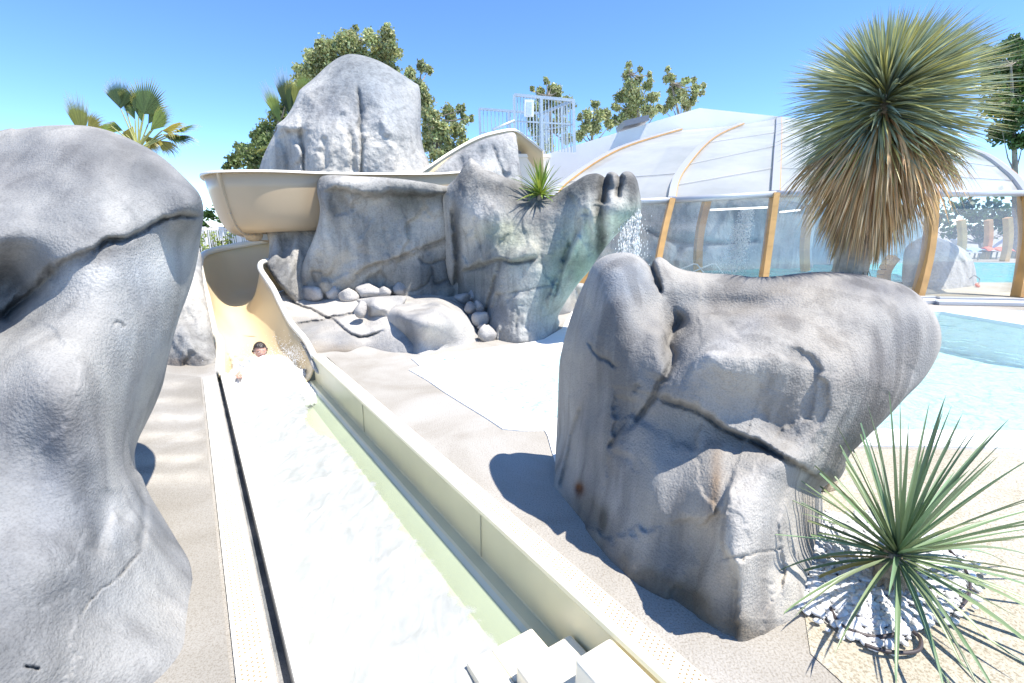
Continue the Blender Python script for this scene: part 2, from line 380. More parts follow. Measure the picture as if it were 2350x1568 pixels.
def groundmat(name, a, b, c, sc=.9, bump=.004, bsc=90., spk=.5, spksc=160., attr=False):
    m, nt, out = mat(name); L = nt.links.new; geo = N(nt, 'ShaderNodeNewGeometry')
    bs = N(nt, 'ShaderNodeBsdfPrincipled'); bs.inputs['Roughness'].default_value = .85; bs.inputs['Specular IOR Level'].default_value = .3
    n1 = N(nt, 'ShaderNodeTexNoise'); n1.inputs['Scale'].default_value = sc; n1.inputs['Detail'].default_value = 9; n1.inputs['Roughness'].default_value = .6; n1.inputs['Distortion'].default_value = .5
    L(geo.outputs['Position'], n1.inputs['Vector']); col = ramp(nt, n1.outputs['Fac'], [(.34, a), (.5, b), (.66, c)])
    n2 = N(nt, 'ShaderNodeTexNoise'); n2.inputs['Scale'].default_value = spksc; n2.inputs['Detail'].default_value = 2; L(geo.outputs['Position'], n2.inputs['Vector'])
    sp_ = ramp(nt, n2.outputs['Fac'], [(.36, (.6,.55,.48)), (.5, (1,1,1)), (.7, (1.1,1.1,1.1))]); col = mixc(nt, col, sp_, spk, 'MULTIPLY')
    if attr:
        at = N(nt, 'ShaderNodeAttribute', attribute_name='tint'); col = mixc(nt, col, at.outputs['Color'], 1.0, 'MULTIPLY')
    L(col, bs.inputs['Base Color'])
    n3 = N(nt, 'ShaderNodeTexNoise'); n3.inputs['Scale'].default_value = bsc; n3.inputs['Detail'].default_value = 4; L(geo.outputs['Position'], n3.inputs['Vector'])
    bp = N(nt, 'ShaderNodeBump'); bp.inputs['Distance'].default_value = bump; L(n3.outputs['Fac'], bp.inputs['Height']); L(bp.outputs[0], bs.inputs['Normal'])
    L(bs.outputs[0], out.inputs[0]); return m
# ================================================================ camera, sky, sun
cam = bpy.data.cameras.new('camera'); camo = bpy.data.objects.new('camera', cam); COL.objects.link(camo)
camo.location = (0, 0, H); camo.rotation_euler = (R(90)-TH, 0, 0)
cam.sensor_width = 36; cam.lens = 36*FPX/2350.; cam.clip_end = 2000; cam.clip_start = .05
SC.camera = camo
SAZ, SEL = R(-20), R(64)
wd = bpy.data.worlds.new('World'); SC.world = wd; wd.use_nodes = True
nt = wd.node_tree; bg = nt.nodes['Background']; sky = nt.nodes.new('ShaderNodeTexSky'); sky.sky_type = 'NISHITA'
sky.sun_disc = False; sky.sun_elevation = SEL; sky.sun_rotation = R(108); sky.altitude = 2500; sky.air_density = .7; sky.dust_density = 0; sky.ozone_density = 3.0
gm_ = nt.nodes.new('ShaderNodeHueSaturation'); gm_.inputs['Saturation'].default_value = 1.12; nt.links.new(sky.outputs[0], gm_.inputs['Color']); nt.links.new(gm_.outputs[0], bg.inputs[0]); bg.inputs[1].default_value = .15
sl = bpy.data.lights.new('sun', 'SUN'); sl.energy = 3.2; sl.angle = R(.5); sl.color = (1, .945, .86)
so = bpy.data.objects.new('sun', sl); COL.objects.link(so)
sd = Vector((math.cos(SAZ)*math.cos(SEL), math.sin(SAZ)*math.cos(SEL), math.sin(SEL)))
so.rotation_euler = sd.to_track_quat('Z', 'Y').to_euler(); so.location = (6, 2, 12)
SC.view_settings.view_transform = 'Standard'; SC.view_settings.look = 'None'; SC.view_settings.exposure = 1.38
SC.view_settings.gamma = 1; SC.view_settings.use_curve_mapping = False
SC.render.engine = 'CYCLES'
try:
    SC.cycles.transparent_max_bounces = 24; SC.cycles.max_bounces = 8
except Exception: pass
# ================================================================ materials
M = {}
M['deck'] = groundmat('deck', (.32,.295,.255), (.40,.378,.342), (.455,.44,.415), .9, .006, 70, .55, 110)
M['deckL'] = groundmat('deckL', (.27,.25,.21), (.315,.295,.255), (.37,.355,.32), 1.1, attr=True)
M['aggr'] = groundmat('aggregate', (.40,.36,.28), (.46,.425,.34), (.51,.475,.40), .7, .006, 90, .8, 95)
M['coping'] = groundmat('coping', (.74,.73,.70), (.80,.79,.77), (.83,.83,.81), 1.5, .002, 120, .1)
M['poolfloor'] = groundmat('poolfloor', (.70,.79,.78), (.78,.84,.83), (.82,.86,.85), 3, .01, 9, 0)
M['poolwhite'] = groundmat('poolwhite', (.80,.82,.81), (.83,.84,.83), (.85,.85,.84), 3, .01, 9, 0)
M['water'] = watermat('water', (.80,.94,.94), 5.5, .11, gl=.6, milk=.12, milkcol=(.65,.85,.85), det=5)
M['waterIn'] = watermat('waterIn', (.45,.86,.88), 4., .04, milk=.55, milkcol=(.22,.68,.72))
M['waterT'] = watermat('waterT', (.89,.94,.87), 9, .02, milk=.10, milkcol=(.7,.8,.68))
def foammat(name, lo, hi, sc=1.0, edge=(.35,.62), stretch=(9,2.6,9), bump=.012):
    m, nt, out = mat(name); L = nt.links.new; geo = N(nt, 'ShaderNodeNewGeometry')
    mp = N(nt, 'ShaderNodeMapping'); mp.inputs['Rotation'].default_value = (0,0,R(-33)); mp.inputs['Scale'].default_value = tuple(x*sc for x in stretch); L(geo.outputs['Position'], mp.inputs[0])
    n1 = N(nt, 'ShaderNodeTexNoise'); n1.inputs['Scale'].default_value = 1; n1.inputs['Detail'].default_value = 7; n1.inputs['Distortion'].default_value = 1.3; L(mp.outputs[0], n1.inputs[0])
    p = N(nt, 'ShaderNodeBsdfPrincipled'); p.inputs['Roughness'].default_value = .35; L(ramp(nt, n1.outputs['Fac'], [(.36, lo), (.5, tuple((a+b)/2 for a, b in zip(lo, hi))), (.56, hi)]), p.inputs['Base Color'])
    bp = N(nt, 'ShaderNodeBump'); bp.inputs['Distance'].default_value = bump; L(n1.outputs['Fac'], bp.inputs['Height']); L(bp.outputs[0], p.inputs['Normal'])
    at = N(nt, 'ShaderNodeAttribute', attribute_name='tint'); sp = N(nt, 'ShaderNodeSeparateColor'); L(at.outputs['Color'], sp.inputs[0])
    n2 = N(nt, 'ShaderNodeTexNoise'); n2.inputs['Scale'].default_value = 14*sc; n2.inputs['Detail'].default_value = 6; L(geo.outputs['Position'], n2.inputs[0])
    ad = N(nt, 'ShaderNodeMath', operation='ADD'); L(sp.outputs[0], ad.inputs[0]); L(n2.outputs['Fac'], ad.inputs[1])
    mr = N(nt, 'ShaderNodeMapRange'); L(ad.outputs[0], mr.inputs[0]); mr.inputs[1].default_value = .5+edge[0]; mr.inputs[2].default_value = .5+edge[1]
    tr = N(nt, 'ShaderNodeBsdfTransparent'); mx = N(nt, 'ShaderNodeMixShader'); L(mr.outputs[0], mx.inputs[0]); L(tr.outputs[0], mx.inputs[1]); L(p.outputs[0], mx.inputs[2]); L(mx.outputs[0], out.inputs[0]); return m
M['foam'] = foammat('foam', (.36,.375,.355), (.47,.475,.46), bump=.007)
M['foamtop'] = foammat('foam_splash', (.56,.58,.58), (.72,.73,.73), 1.6, (.25,.6), (7,7,7), .03)
M['cream'] = simple('cream', (.70,.57,.36), .28, .03, 2, spec=.5)
M['creamlight'] = simple('creamlight', (.80,.75,.62), .3, .02, 2)
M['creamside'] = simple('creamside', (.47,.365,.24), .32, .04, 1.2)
M['rim'] = simple('rim', (.80,.76,.66), .3)
M['stripdot'] = simple('stripdot', (.38,.27,.15), .5)
M['wallcream'] = simple('wallcream', (.76,.69,.45), .3, .05, 3)
M['channel'] = groundmat('channel', (.12,.13,.14), (.20,.21,.22), (.3,.3,.3), 4)
M['paintblue'] = simple('paintblue', (.25,.42,.72), .6)
SE = 6.82
def catm(P, k=8): return [Vector(p) for p in smoothpoly([tuple(p) for p in P], False, k)]
Lr = [S(SE,.118,-.045), Vector((-4.22,6.85,.10)), W(490,760,7.15), W(475,690,7.6), W(464,645,8.1), W(458,605,8.6), W(470,584,9.15), W(505,572,9.6), W(560,562,9.85), W(612,553,9.95), W(680,545,9.95)]
Rr = [S(SE,1.232,.012), W(700,780,6.95), W(668,742,7.2), W(645,700,7.5), W(628,665,7.8), W(610,638,8.1), W(598,618,8.35), W(600,604,8.6), W(620,598,8.85), W(640,596,9.0), W(660,592,9.1)]
Dp = [.34,.42,.52,.62,.70,.76,.80,.80,.78,.75,.72]
Lc, Rc = catm(Lr), catm(Rr); Dc = [p[0] for p in smoothpoly([(d,0) for d in Dp], False, 8)]
# ================================================================ ground with the holes dug into it
kc = next(i for i in range(len(Dc)) if min(Lc[i].z, Rc[i].z)-Dc[i] > .02 or i > 26)
trough_hole = [S(-.8,.08), S(-.8,1.44)]+[S(6.7,1.38)]+[Rc[i] for i in range(0, kc+1, 2)]+[Lc[i] for i in range(kc, -1, -2)]+[S(6.7,.08)]
trough_hole = [Vector((p[0], p[1], 0)) for p in trough_hole]
pool_out = [(944,824),(965,843),(938,850),(980,874),(1023,904),(1078,938),(1117,962),(1154,987),(1200,991),(1250,990),(1257,1003),(1264,1029),(1278,1075),(1500,1075),(1800,1030),(1975,1025),(2150,1027),(2350,1032),(2800,1060)]
pool_far = [(2900,760),(2350,714),(2225,709),(2150,705),(1700,690),(1420,692),(1345,700),(1315,712),(1300,735),(1290,755),(1248,780),(1210,788),(1135,798),(1038,812)]
PO = [G(*p) for p in pool_out+pool_far]
pool_w = [(1020,858),(1120,838),(1300,808),(1335,770),(1370,726),(1500,706),(1800,710),(2160,716),(2350,747),(2880,800),(2760,992),(2350,992),(1975,987),(1500,990),(1320,968),(1290,962),(1212,962),(1120,908)]
PW = [G(*p) for p in pool_w]
indoor = [(1420,655),(1560,640),(1700,640),(2070,648),(2420,649),(2800,655),(2800,612),(2350,604),(2230,602),(2075,597),(1850,597),(1700,610),(1560,616),(1400,626)]
PI = [G(*p) for p in indoor]
flat('ground', [(-220,-60),(220,-60),(220,500),(-220,500)], 0, M['deck'], [trough_hole, PO, PI], label='beige concrete deck around the pool and slide')
# right-hand aggregate terrace, laid on the concrete
ag = [G(1905,1030,.004)]+[G(1975,1030,.004), G(2150,1032,.004), G(2350,1037,.004), G(2800,1066,.004)]
ag += [Vector((9,1.5,0)), Vector((6,.2,0)), Vector((1.6,.2,0)), G(1935,1568,.004), G(1860,1500,.004), G(1845,1400,.004), G(1870,1300,.004), G(1880,1180,.004)]
flat('pool_deck', ag, .004, M['aggr'])
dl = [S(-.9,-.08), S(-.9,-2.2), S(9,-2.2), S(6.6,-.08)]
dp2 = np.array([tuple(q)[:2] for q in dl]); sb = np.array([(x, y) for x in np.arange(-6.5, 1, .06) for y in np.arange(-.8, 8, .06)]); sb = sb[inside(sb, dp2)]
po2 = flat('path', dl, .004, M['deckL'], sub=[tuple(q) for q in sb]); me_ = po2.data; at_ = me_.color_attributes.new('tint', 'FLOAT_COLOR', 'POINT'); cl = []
patch = [G(*p) for p in ((372,884),(368,922),(385,960),(372,1003),(372,1055),(410,1100))]   # reflected sunlight, painted as paler patches on the concrete
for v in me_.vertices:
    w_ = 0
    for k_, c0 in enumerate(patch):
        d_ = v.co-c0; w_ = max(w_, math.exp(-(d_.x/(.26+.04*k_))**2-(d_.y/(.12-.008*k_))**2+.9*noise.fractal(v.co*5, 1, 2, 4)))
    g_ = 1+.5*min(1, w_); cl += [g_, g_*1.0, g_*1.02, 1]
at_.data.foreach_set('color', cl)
# inner deck under the glass hall
fd = [G(-200,640), G(1300,640)]
flat('pool_deck', [(2.2,11.2),(16,10.9),(26,14),(26,15.2),(2.2,15.2)], .006, M['aggr'], [PI])
# pool: white coping, basin and water
flat('pool_coping', PO, .012, M['coping'], [PW])
mb = MB()
n = len(PO)
for i in range(n):
    a, b = PO[i], PO[(i+1) % n]; mb.add([(a.x,a.y,-.02),(b.x,b.y,-.02),(b.x,b.y,.012),(a.x,a.y,.012)], [(0,1,2,3)])
n = len(PW)
for i in range(n):
    a, b = PW[i], PW[(i+1) % n]; mb.add([(a.x,a.y,-1.0),(b.x,b.y,-1.0),(b.x,b.y,.012),(a.x,a.y,.012)], [(0,1,2,3)])
tag(mb.build('pool_wall', M['poolwhite']), kind='structure')
def flr(x): t = min(max((x-1.2)/2.5, 0), 1); return -.20-.55*t*t*(3-2*t)
sub = [(x, y) for x in np.arange(-2.5, 16, .4) for y in np.arange(3.4, 12, .4)]
sub = [p for p, k in zip(sub, inside(np.array(sub), np.array([tuple(q)[:2] for q in PW]))) if k]
pf, pnt, po_ = mat('pool_liner'); pb_ = N(pnt, 'ShaderNodeBsdfDiffuse'); pg = N(pnt, 'ShaderNodeNewGeometry'); sx_ = N(pnt, 'ShaderNodeSeparateXYZ'); pnt.links.new(pg.outputs['Position'], sx_.inputs[0])
mr_ = N(pnt, 'ShaderNodeMapRange'); pnt.links.new(sx_.outputs[0], mr_.inputs[0]); mr_.inputs[1].default_value = 1.0; mr_.inputs[2].default_value = 3.2
pnt.links.new(ramp(pnt, mr_.outputs[0], [(0, (.76,.78,.78)), (1, (.62,.69,.67))]), pb_.inputs[0]); pnt.links.new(pb_.outputs[0], po_.inputs[0])
fo = flat('pool_floor', PW, 0, pf, sub=sub)
for v in fo.data.vertices: v.co.z = flr(v.co.x)
# rippled surface as real waves
def waves(name, poly, z, m, step, amp, sc):
    P2 = np.array([tuple(q)[:2] for q in poly]); lo, hi = P2.min(0), P2.max(0)
    pts = np.array([(x, y) for x in np.arange(lo[0], hi[0], step) for y in np.arange(lo[1], hi[1], step)])
    pts = pts[inside(pts, P2)]; d, _ = segdist(pts, P2, True); pts = pts[d > step*.5]
    o = flat(name, poly, z, m, sub=[tuple(p) for p in pts])
    for v in o.data.vertices: v.co.z += amp*noise.fractal(Vector((v.co.x*sc, v.co.y*sc, 3.1)), 1, 2, 3)
    o.data.polygons.foreach_set('use_smooth', [True]*len(o.data.polygons)); return o
waves('water', PW, -.06, M['water'], .09, .036, 4.6)
# indoor pool
mb = MB(); n = len(PI)
for i in range(n):
    a, b = PI[i], PI[(i+1) % n]; mb.add([(a.x,a.y,-1.2),(b.x,b.y,-1.2),(b.x,b.y,.0),(a.x,a.y,.0)], [(0,1,2,3)])
tag(mb.build('pool_wall', simple('poolteal', (.35,.72,.74), .5)), kind='structure')
flat('pool_floor', PI, -1.2, simple('poolteal2', (.38,.75,.78), .5))
waves('water', PI, -.05, M['waterIn'], .5, .05, 1.2)
# depth marking painted on the coping
def textmesh(name, body, size, loc, rot, m, ext=.002):
    cu = bpy.data.curves.new(name, 'FONT'); cu.body = body; cu.size = size; cu.extrude = ext; cu.align_x = 'LEFT'
    o = bpy.data.objects.new(name, cu); me = bpy.data.meshes.new_from_object(o); bpy.data.objects.remove(o)
    ob = bpy.data.objects.new(name, me); COL.objects.link(ob); ob.location = loc; ob.rotation_euler = rot
    me.materials.append(m); return ob
p0, p1 = G(1004,829,.016), G(1042,824,.016)
tm = textmesh('depth_marking', '0.40 M', .115, p0, (0,0,math.atan2((p1-p0).y, (p1-p0).x)), M['paintblue'], .001); tag(tm, kind='structure')
# the pale reflected light beside the big boulder is painted in the path tint
# ================================================================ water slide (one thing: trough, chute, bend, upper flume)
slide = empty('water_slide', S(3.4,.7,0), 'long cream fibreglass water slide, curving down between the grey rocks to its straight run-out', 'water slide')
def nr(s, n): return n - (s-1.6)*.0217*(n/1.33)
def sweep(mb, prof, s0, s1, k=14):
    rows = [[S(s0+(s1-s0)*i/k, nr(s0+(s1-s0)*i/k, n_), z) for n_, z in prof] for i in range(k+1)]
    return mb.grid(rows)
SE = 6.82
lp = MB(); sweep(lp, [(.13,-.42),(.13,-.055),(.135,-.045),(.20,-.045),(.212,-.052),(.225,-.10),(.245,-.50)], -.8, SE)
o = lp.build('left_lip', M['rim'], slide); o.name = 'trough_lip'
lp = MB(); sweep(lp, [(.245,-.50),(.30,-.53),(.98,-.53),(1.12,-.47),(1.235,-.355),(1.25,-.338)], -.8, SE)
lp.build('trough_floor', simple('floorgreen', (.70,.71,.58), .35, .03, 3), slide)
lp = MB(); sweep(lp, [(1.25,-.338),(1.262,-.325),(1.33,-.325),(1.333,-.32),(1.333,-.02),(1.325,-.004),(1.333,.012)], -.8, SE, 28)
lp.build('trough_wall', M['wallcream'], slide)
for s_ in (2.38, 4.71):   # moulded joints of the wall
    j = MB(); j.beam(S(s_, nr(s_,1.3285), -.315), S(s_, nr(s_,1.3285), -.02), .005, .004); j.build('joint_seam', simple('seam', (.46,.42,.29), .6), slide)
lp = MB(); sweep(lp, [(1.333,.012),(1.345,.022),(1.375,.022),(1.38,.014),(1.478,.014),(1.478,-.06)], -.8, SE)
cop = lp.build('coping', M['creamlight'], slide)
# anti-slip studs: several hundred, so one surface pattern in one mesh
def studs(name, n0, n1, z, s0, s1, parent, dn=.020, ds=.025, zig=1):
    mb = MB(); rows = int((n1-n0)/dn)
    for a in range(int((s1-s0)/ds)):
        for b in range(rows):
            s_ = s0+a*ds + b*ds*.35; n_ = nr(s_, n0+dn*(b+.5)); c = S(s_, n_, z)
            if (a % 8) == 7: continue
            k = 6; rr = .0054
            mb.add([(c.x+rr*math.cos(t*math.pi/3), c.y+rr*math.sin(t*math.pi/3), c.z) for t in range(k)]+[(c.x+rr*.55*math.cos(t*math.pi/3), c.y+rr*.55*math.sin(t*math.pi/3), c.z+.0028) for t in range(k)],
                   [(i, (i+1)%k, k+(i+1)%k, k+i) for i in range(k)]+[tuple(range(k, 2*k))])
    return tag(mb.build(name, M['stripdot'], parent), kind='stuff')
studs('grip_stud', 1.375, 1.475, .0145, .6, 4.2, slide)
strip = MB(); strip.prism([S(-.8,-.062), S(6.5,-.06), S(6.5,.068), S(-.8,.074)][::-1], .005, .016)
so_ = strip.build('grip_strip', M['creamlight']); tag(so_, 'long narrow cream studded strip lying on the deck left of the slide trough', 'grip strip')
studs('grip_stud', -.05, .066, .0165, .6, 4.6, so_)
# channel between strip and trough
ch = MB(); sweep(ch, [(.079,.0),(.079,-.15),(.13,-.15)], -.8, SE); tag(ch.build('drain_channel', M['channel']), kind='structure')
# steps that climb out of the trough at its near end
st_ = MB()
def blk(s0, s1, n0, n1, z0, z1, nm='step'):
    b_ = MB(); b_.prism([S(s0,n0), S(s0,n1), S(s1,n1), S(s1,n0)], z0, z1); o = b_.build(nm, M['creamlight'], slide); bevel(o, .018, 3); return o
blk(-.7, 1.25, 1.12, 1.322, -.50, .006); blk(1.252, 1.51, 1.0, 1.322, -.50, -.19); blk(-.7, 1.251, 1.0, 1.119, -.50, -.185); blk(-.7, 1.73, .86, .998, -.50, -.285); blk(1.512, 1.73, 1.0, 1.25, -.50, -.29)
# foam and water in the trough
rows = []; k = 240; c_ = 46
edge = lambda s: 1.11 + .03*noise.noise(Vector((s*3.1, 0, 0))) + .03*noise.noise(Vector((s*11, 2, 0))) + .02*noise.noise(Vector((s*31, 5, 0)))
for i in range(k+1):
    s_ = -.75 + (7.02+.75)*i/k; e_ = edge(s_)*(1.0 if s_ < 5 else 1+.0*(s_-5)); e_ = nr(s_, e_); l_ = nr(s_, .232); r = []
    if s_ > 4.6: e_ = e_ - .20*max(0, 1-abs(s_-5.3)/.7)
    for j in range(c_+1):
        t = j/c_; n_ = l_+(e_-l_)*t; P = S(s_, n_)
        z = -.330 + .020*noise.fractal(Vector((P.x*4.2, P.y*4.2, 1)), 1, 2, 4) + .010*noise.fractal(Vector((P.x*16, P.y*16, 4)), 1, 2, 3)
        z -= .035*max(0, (t-.93)/.07)**2
        if s_ < 1.9: z += .0
        r.append((P.x, P.y, z))
    rows.append(r)
fm = MB().grid(rows); fm.c = [(min(1, (c_-(i_ % (c_+1)))/c_/.17),)*3 for i_ in range(len(fm.v))]; tag(fm.build('foam', M['foam'], smooth=True, usecol=True), kind='structure')
wp = [tuple(S(s_, nr(s_, .24)))[:2] for s_ in np.linspace(1.73, 6.85, 30)][::-1]+[tuple(S(s_, nr(s_, 1.255)))[:2] for s_ in np.linspace(1.73, 6.85, 30)]
flat('water', wp, -.362, M['waterT'])
# ---- chute: sections between left rim and right rim
rows = []; q = 28
for i, (a, b) in enumerate(zip(Lc, Rc)):
    pw = 12 - 9.3*min(1, i/22); r = []
    for j in range(q+1):
        t = j/q; P = a.lerp(b, t); x = abs(2*t-1); zr = a.z*(1-t)+b.z*t
        r.append(Vector((P.x, P.y, zr - Dc[i]*(1-x**pw))))
    rows.append(r)
chm = MB().grid(rows); co = chm.build('chute', M['cream'], slide, True); solid(co, .015, 1)
for nm, c__ in (('chute_rim', Lc), ('chute_rim', Rc)):
    t_ = MB().tube([p+Vector((0,0,.004)) for p in c__], .058 if c__ is Lc else .045, 10); t_.build(nm, M['rim'], slide, True)
# water film and foam running down the chute
rows = []
for i, (a, b) in enumerate(zip(Lc[:26], Rc[:26])):
    pw = 12 - 9.3*min(1, i/22); r = []
    for j in range(q+1):
        t = .085+.745*j/q; P = a.lerp(b, t); x = abs(2*t-1); zr = a.z*(1-t)+b.z*t; w_ = max(0, 1-i/15)
        z = zr - Dc[i]*(1-x**pw) + .06
        z = max(z, -.345) + .01
        r.append(Vector((P.x, P.y, z + .012*noise.fractal(Vector((P.x*9, P.y*9, 2)), 1, 2, 3))))
    rows.append(r)
fm = MB().grid(rows[:19]); fm.c = [(min(1, 1.1*(1-(i_//(q+1))/19)+.25)*min(1, min(i_ % (q+1), q-i_ % (q+1))/3+.2),)*3 for i_ in range(len(fm.v))]; tag(fm.build('foam', M['foam'], smooth=True, usecol=True), kind='structure')
# ---- high bend of the flume seen from outside
Or = [Vector(p) for p in [(-.6,11.6,2.95),(-1.5,10.7,2.78),(-2.45,9.75,2.68),(-3.25,9.0,2.62),(-3.85,8.5,2.6),(-4.35,8.3,2.585),(-4.85,8.35,2.57),(-5.25,8.75,2.55),(-5.45,9.3,2.5),(-5.35,9.95,2.42),(-4.9,10.45,2.3),(-4.2,10.6,2.15),(-3.3,10.4,2.0),(-2.5,10.0,1.9)]]
Oc = catm(Or, 8); Ic = []
for i, p in enumerate(Oc):
    d = (Oc[min(i+1, len(Oc)-1)]-Oc[max(i-1, 0)]); d.z = 0; d.normalize(); nn = Vector((d.y, -d.x, 0))
    Ic.append((p, nn))
# inner side is on the right of travel
rows = []
for p, nn in Ic:
    r = []
    for j in range(q+1):
        t = j/q; x = abs(2*t-1); wv_ = 1.12 if True else 0
        r.append(p + nn*wv_*t + Vector((0,0,-.97*(1-x**4.2))))
    rows.append(r)
bo = MB().grid(rows).build('bend', M['creamside'], slide, True); solid(bo, .02, 0)
for t_ in (0, 1):
    rr = MB(); pts = [p+nn*(1.12*t_+(-.035 if t_ == 0 else .035)) for p, nn in Ic]
    # flat flange lip
    rws = [[p+nn*(1.12*t_+a)+Vector((0,0,b)) for a, b in ((-.07,-.018),(-.07,.018),(.02,.024),(.02,-.018),(-.07,-.018))] for p, nn in Ic] if t_ == 0 else [[p+nn*(1.12+a)+Vector((0,0,b)) for a, b in ((-.02,-.018),(-.02,.024),(.07,.018),(.07,-.018),(-.02,-.018))] for p, nn in Ic]
    rr.grid(rws); rr.build('bend_rim', M['rim'], slide, True)
# bolted flange between two mouldings
def flange(i, name='flange'):
    fl = MB(); p, nn = Ic[i]; d = (Oc[i+1]-Oc[i-1]).normalized()
    pts = []
    for j in range(q+1):
        t = j/q; x = abs(2*t-1); pts.append(p + nn*1.12*t + Vector((0,0,-.97*(1-x**4.2))))
    cen = p+nn*.56
    ring = []
    for P_ in pts[:22]:
        o_ = (P_-cen); o_.normalize(); ring.append([P_+o_*.01-d*.03, P_+o_*.05-d*.022, P_+o_*.05+d*.022, P_+o_*.01+d*.03])
    fl.grid(ring); fo_ = fl.build(name, M['creamside'], slide, False)
    for j in range(3, 21, 2):
        P_ = pts[j]; o_ = (P_-cen).normalized(); b_ = MB(); b_.tube([P_+o_*.034-d*.036, P_+o_*.034+d*.036], .009, 6); b_.build('bolt', simple('boltgrey', (.3,.3,.3), .4, metal=1) if 'bolt' not in M else M['bolt'], fo_)
M['bolt'] = simple('boltgrey', (.3,.3,.32), .4, metal=.8)
fi = min(range(4, len(Ic)-4), key=lambda i: abs(proj(Ic[i][0])[0]-500) + (1000 if Ic[i][0].y > 9 else 0))
flange(fi)
print('flange', proj(Ic[fi][0]))
# support arm under the bend
arm = MB(); a0 = W(598,544,9.15); a1 = W(668,545,9.35); arm.beam(a0, a1, .12, .11)
arm.build('support_arm', simple('galv', (.36,.38,.38), .5, .1, 6, metal=.3), slide)
cp = MB(); cc = W(582,536,9.1); rws = []
for i in range(9):
    ph = math.pi/2*i/8; r_ = .165*math.cos(ph)**.6 if i < 8 else .001
    rws.append([cc+Vector((r_*math.cos(2*math.pi*j/20), r_*math.sin(2*math.pi*j/20), -.145*math.sin(ph))) for j in range(21)])
cp.grid(rws); cp.add([cc+Vector((.165*math.cos(2*math.pi*j/20), .165*math.sin(2*math.pi*j/20), .002)) for j in range(20)], [tuple(range(20))]); cp.build('support_cup', M['creamside'], slide, True)
br = MB()
for dx in (-.06, .07): br.beam(cc+Vector((dx,0,0)), cc+Vector((dx*.6,0,.13)), .03, .03)
br.build('bracket', simple('darksteel', (.05,.06,.08), .5), slide)
# ---- upper flume falling from the platform behind the rocks
up = [W(1246,347,13.0), W(1215,322,13.3), W(1183,300,13.6), W(1150,302,13.2), W(1100,316,12.6), W(1040,348,12.0), W(985,384,11.5), W(930,420,11.2)]
uc = catm(up, 6); rows = []; rim_ = []
for i, p in enumerate(uc):
    nn = Vector((.15,.99,0)); r = []
    for j in range(13):
        t = j/12; x = abs(2*t-1); r.append(p+nn*1.0*t+Vector((0,0,-.55*(1-x**2.6))))
    rows.append(r); rim_.append([p+nn*a+Vector((0,0,b)) for a, b in ((-.05,-.03),(-.06,.03),(.03,.04),(.03,-.03))])
ou = MB().grid(rows).build('upper_flume', M['cream'], slide, True); solid(ou, .02, 0)
MB().grid(rim_).build('flume_rim', M['rim'], slide, True)
# back rim visible above the dip
rim2 = [[p+Vector((.15,.99,0))*1.0+Vector((0,a,b)) for a, b in ((-.03,-.03),(-.03,.04),(.06,.03),(.05,-.03))] for p in uc]
MB().grid(rim2).build('flume_rim', M['rim'], slide, True)
for p in (Or[3], Or[5], Or[7], Or[1], Lr[4], Lr[7], Rr[5]): print('proj', tuple(round(v) for v in p), [round(x) for x in proj(p)])
# ================================================================ rocks
D_ = (.42,.42,.44); DK = (.22,.24,.26); GRN = (.55,.78,.70); BRN = (.62,.48,.34); LT = (1.35,1.35,1.35); BLU = (.86,.98,1.16)
M['rockL'] = rockmat('rock_left', (.20,.206,.21), (.285,.288,.288), (.375,.375,.37), 1.3, .0065, 80, .5, (.42,.39,.34), .3)
M['rockR'] = rockmat('rock_right', (.225,.222,.22), (.295,.288,.277), (.37,.36,.34), 1.5, .0075, 85, .8, (.30,.25,.19), .5)
M['rockW'] = rockmat('rock_wall', (.22,.22,.218), (.36,.355,.34), (.49,.48,.46), .9, .02, 22, .6, (.38,.34,.27), .45)
M['rockF'] = rockmat('rock_far', (.24,.25,.26), (.37,.37,.365), (.46,.46,.45), .6, .03, 12, .5, (.5,.47,.41), .4)
M['slab'] = rockmat('rock_slab', (.29,.285,.28), (.38,.375,.37), (.47,.465,.455), 1.4, .012, 40, .1, (.45,.40,.32), .35)
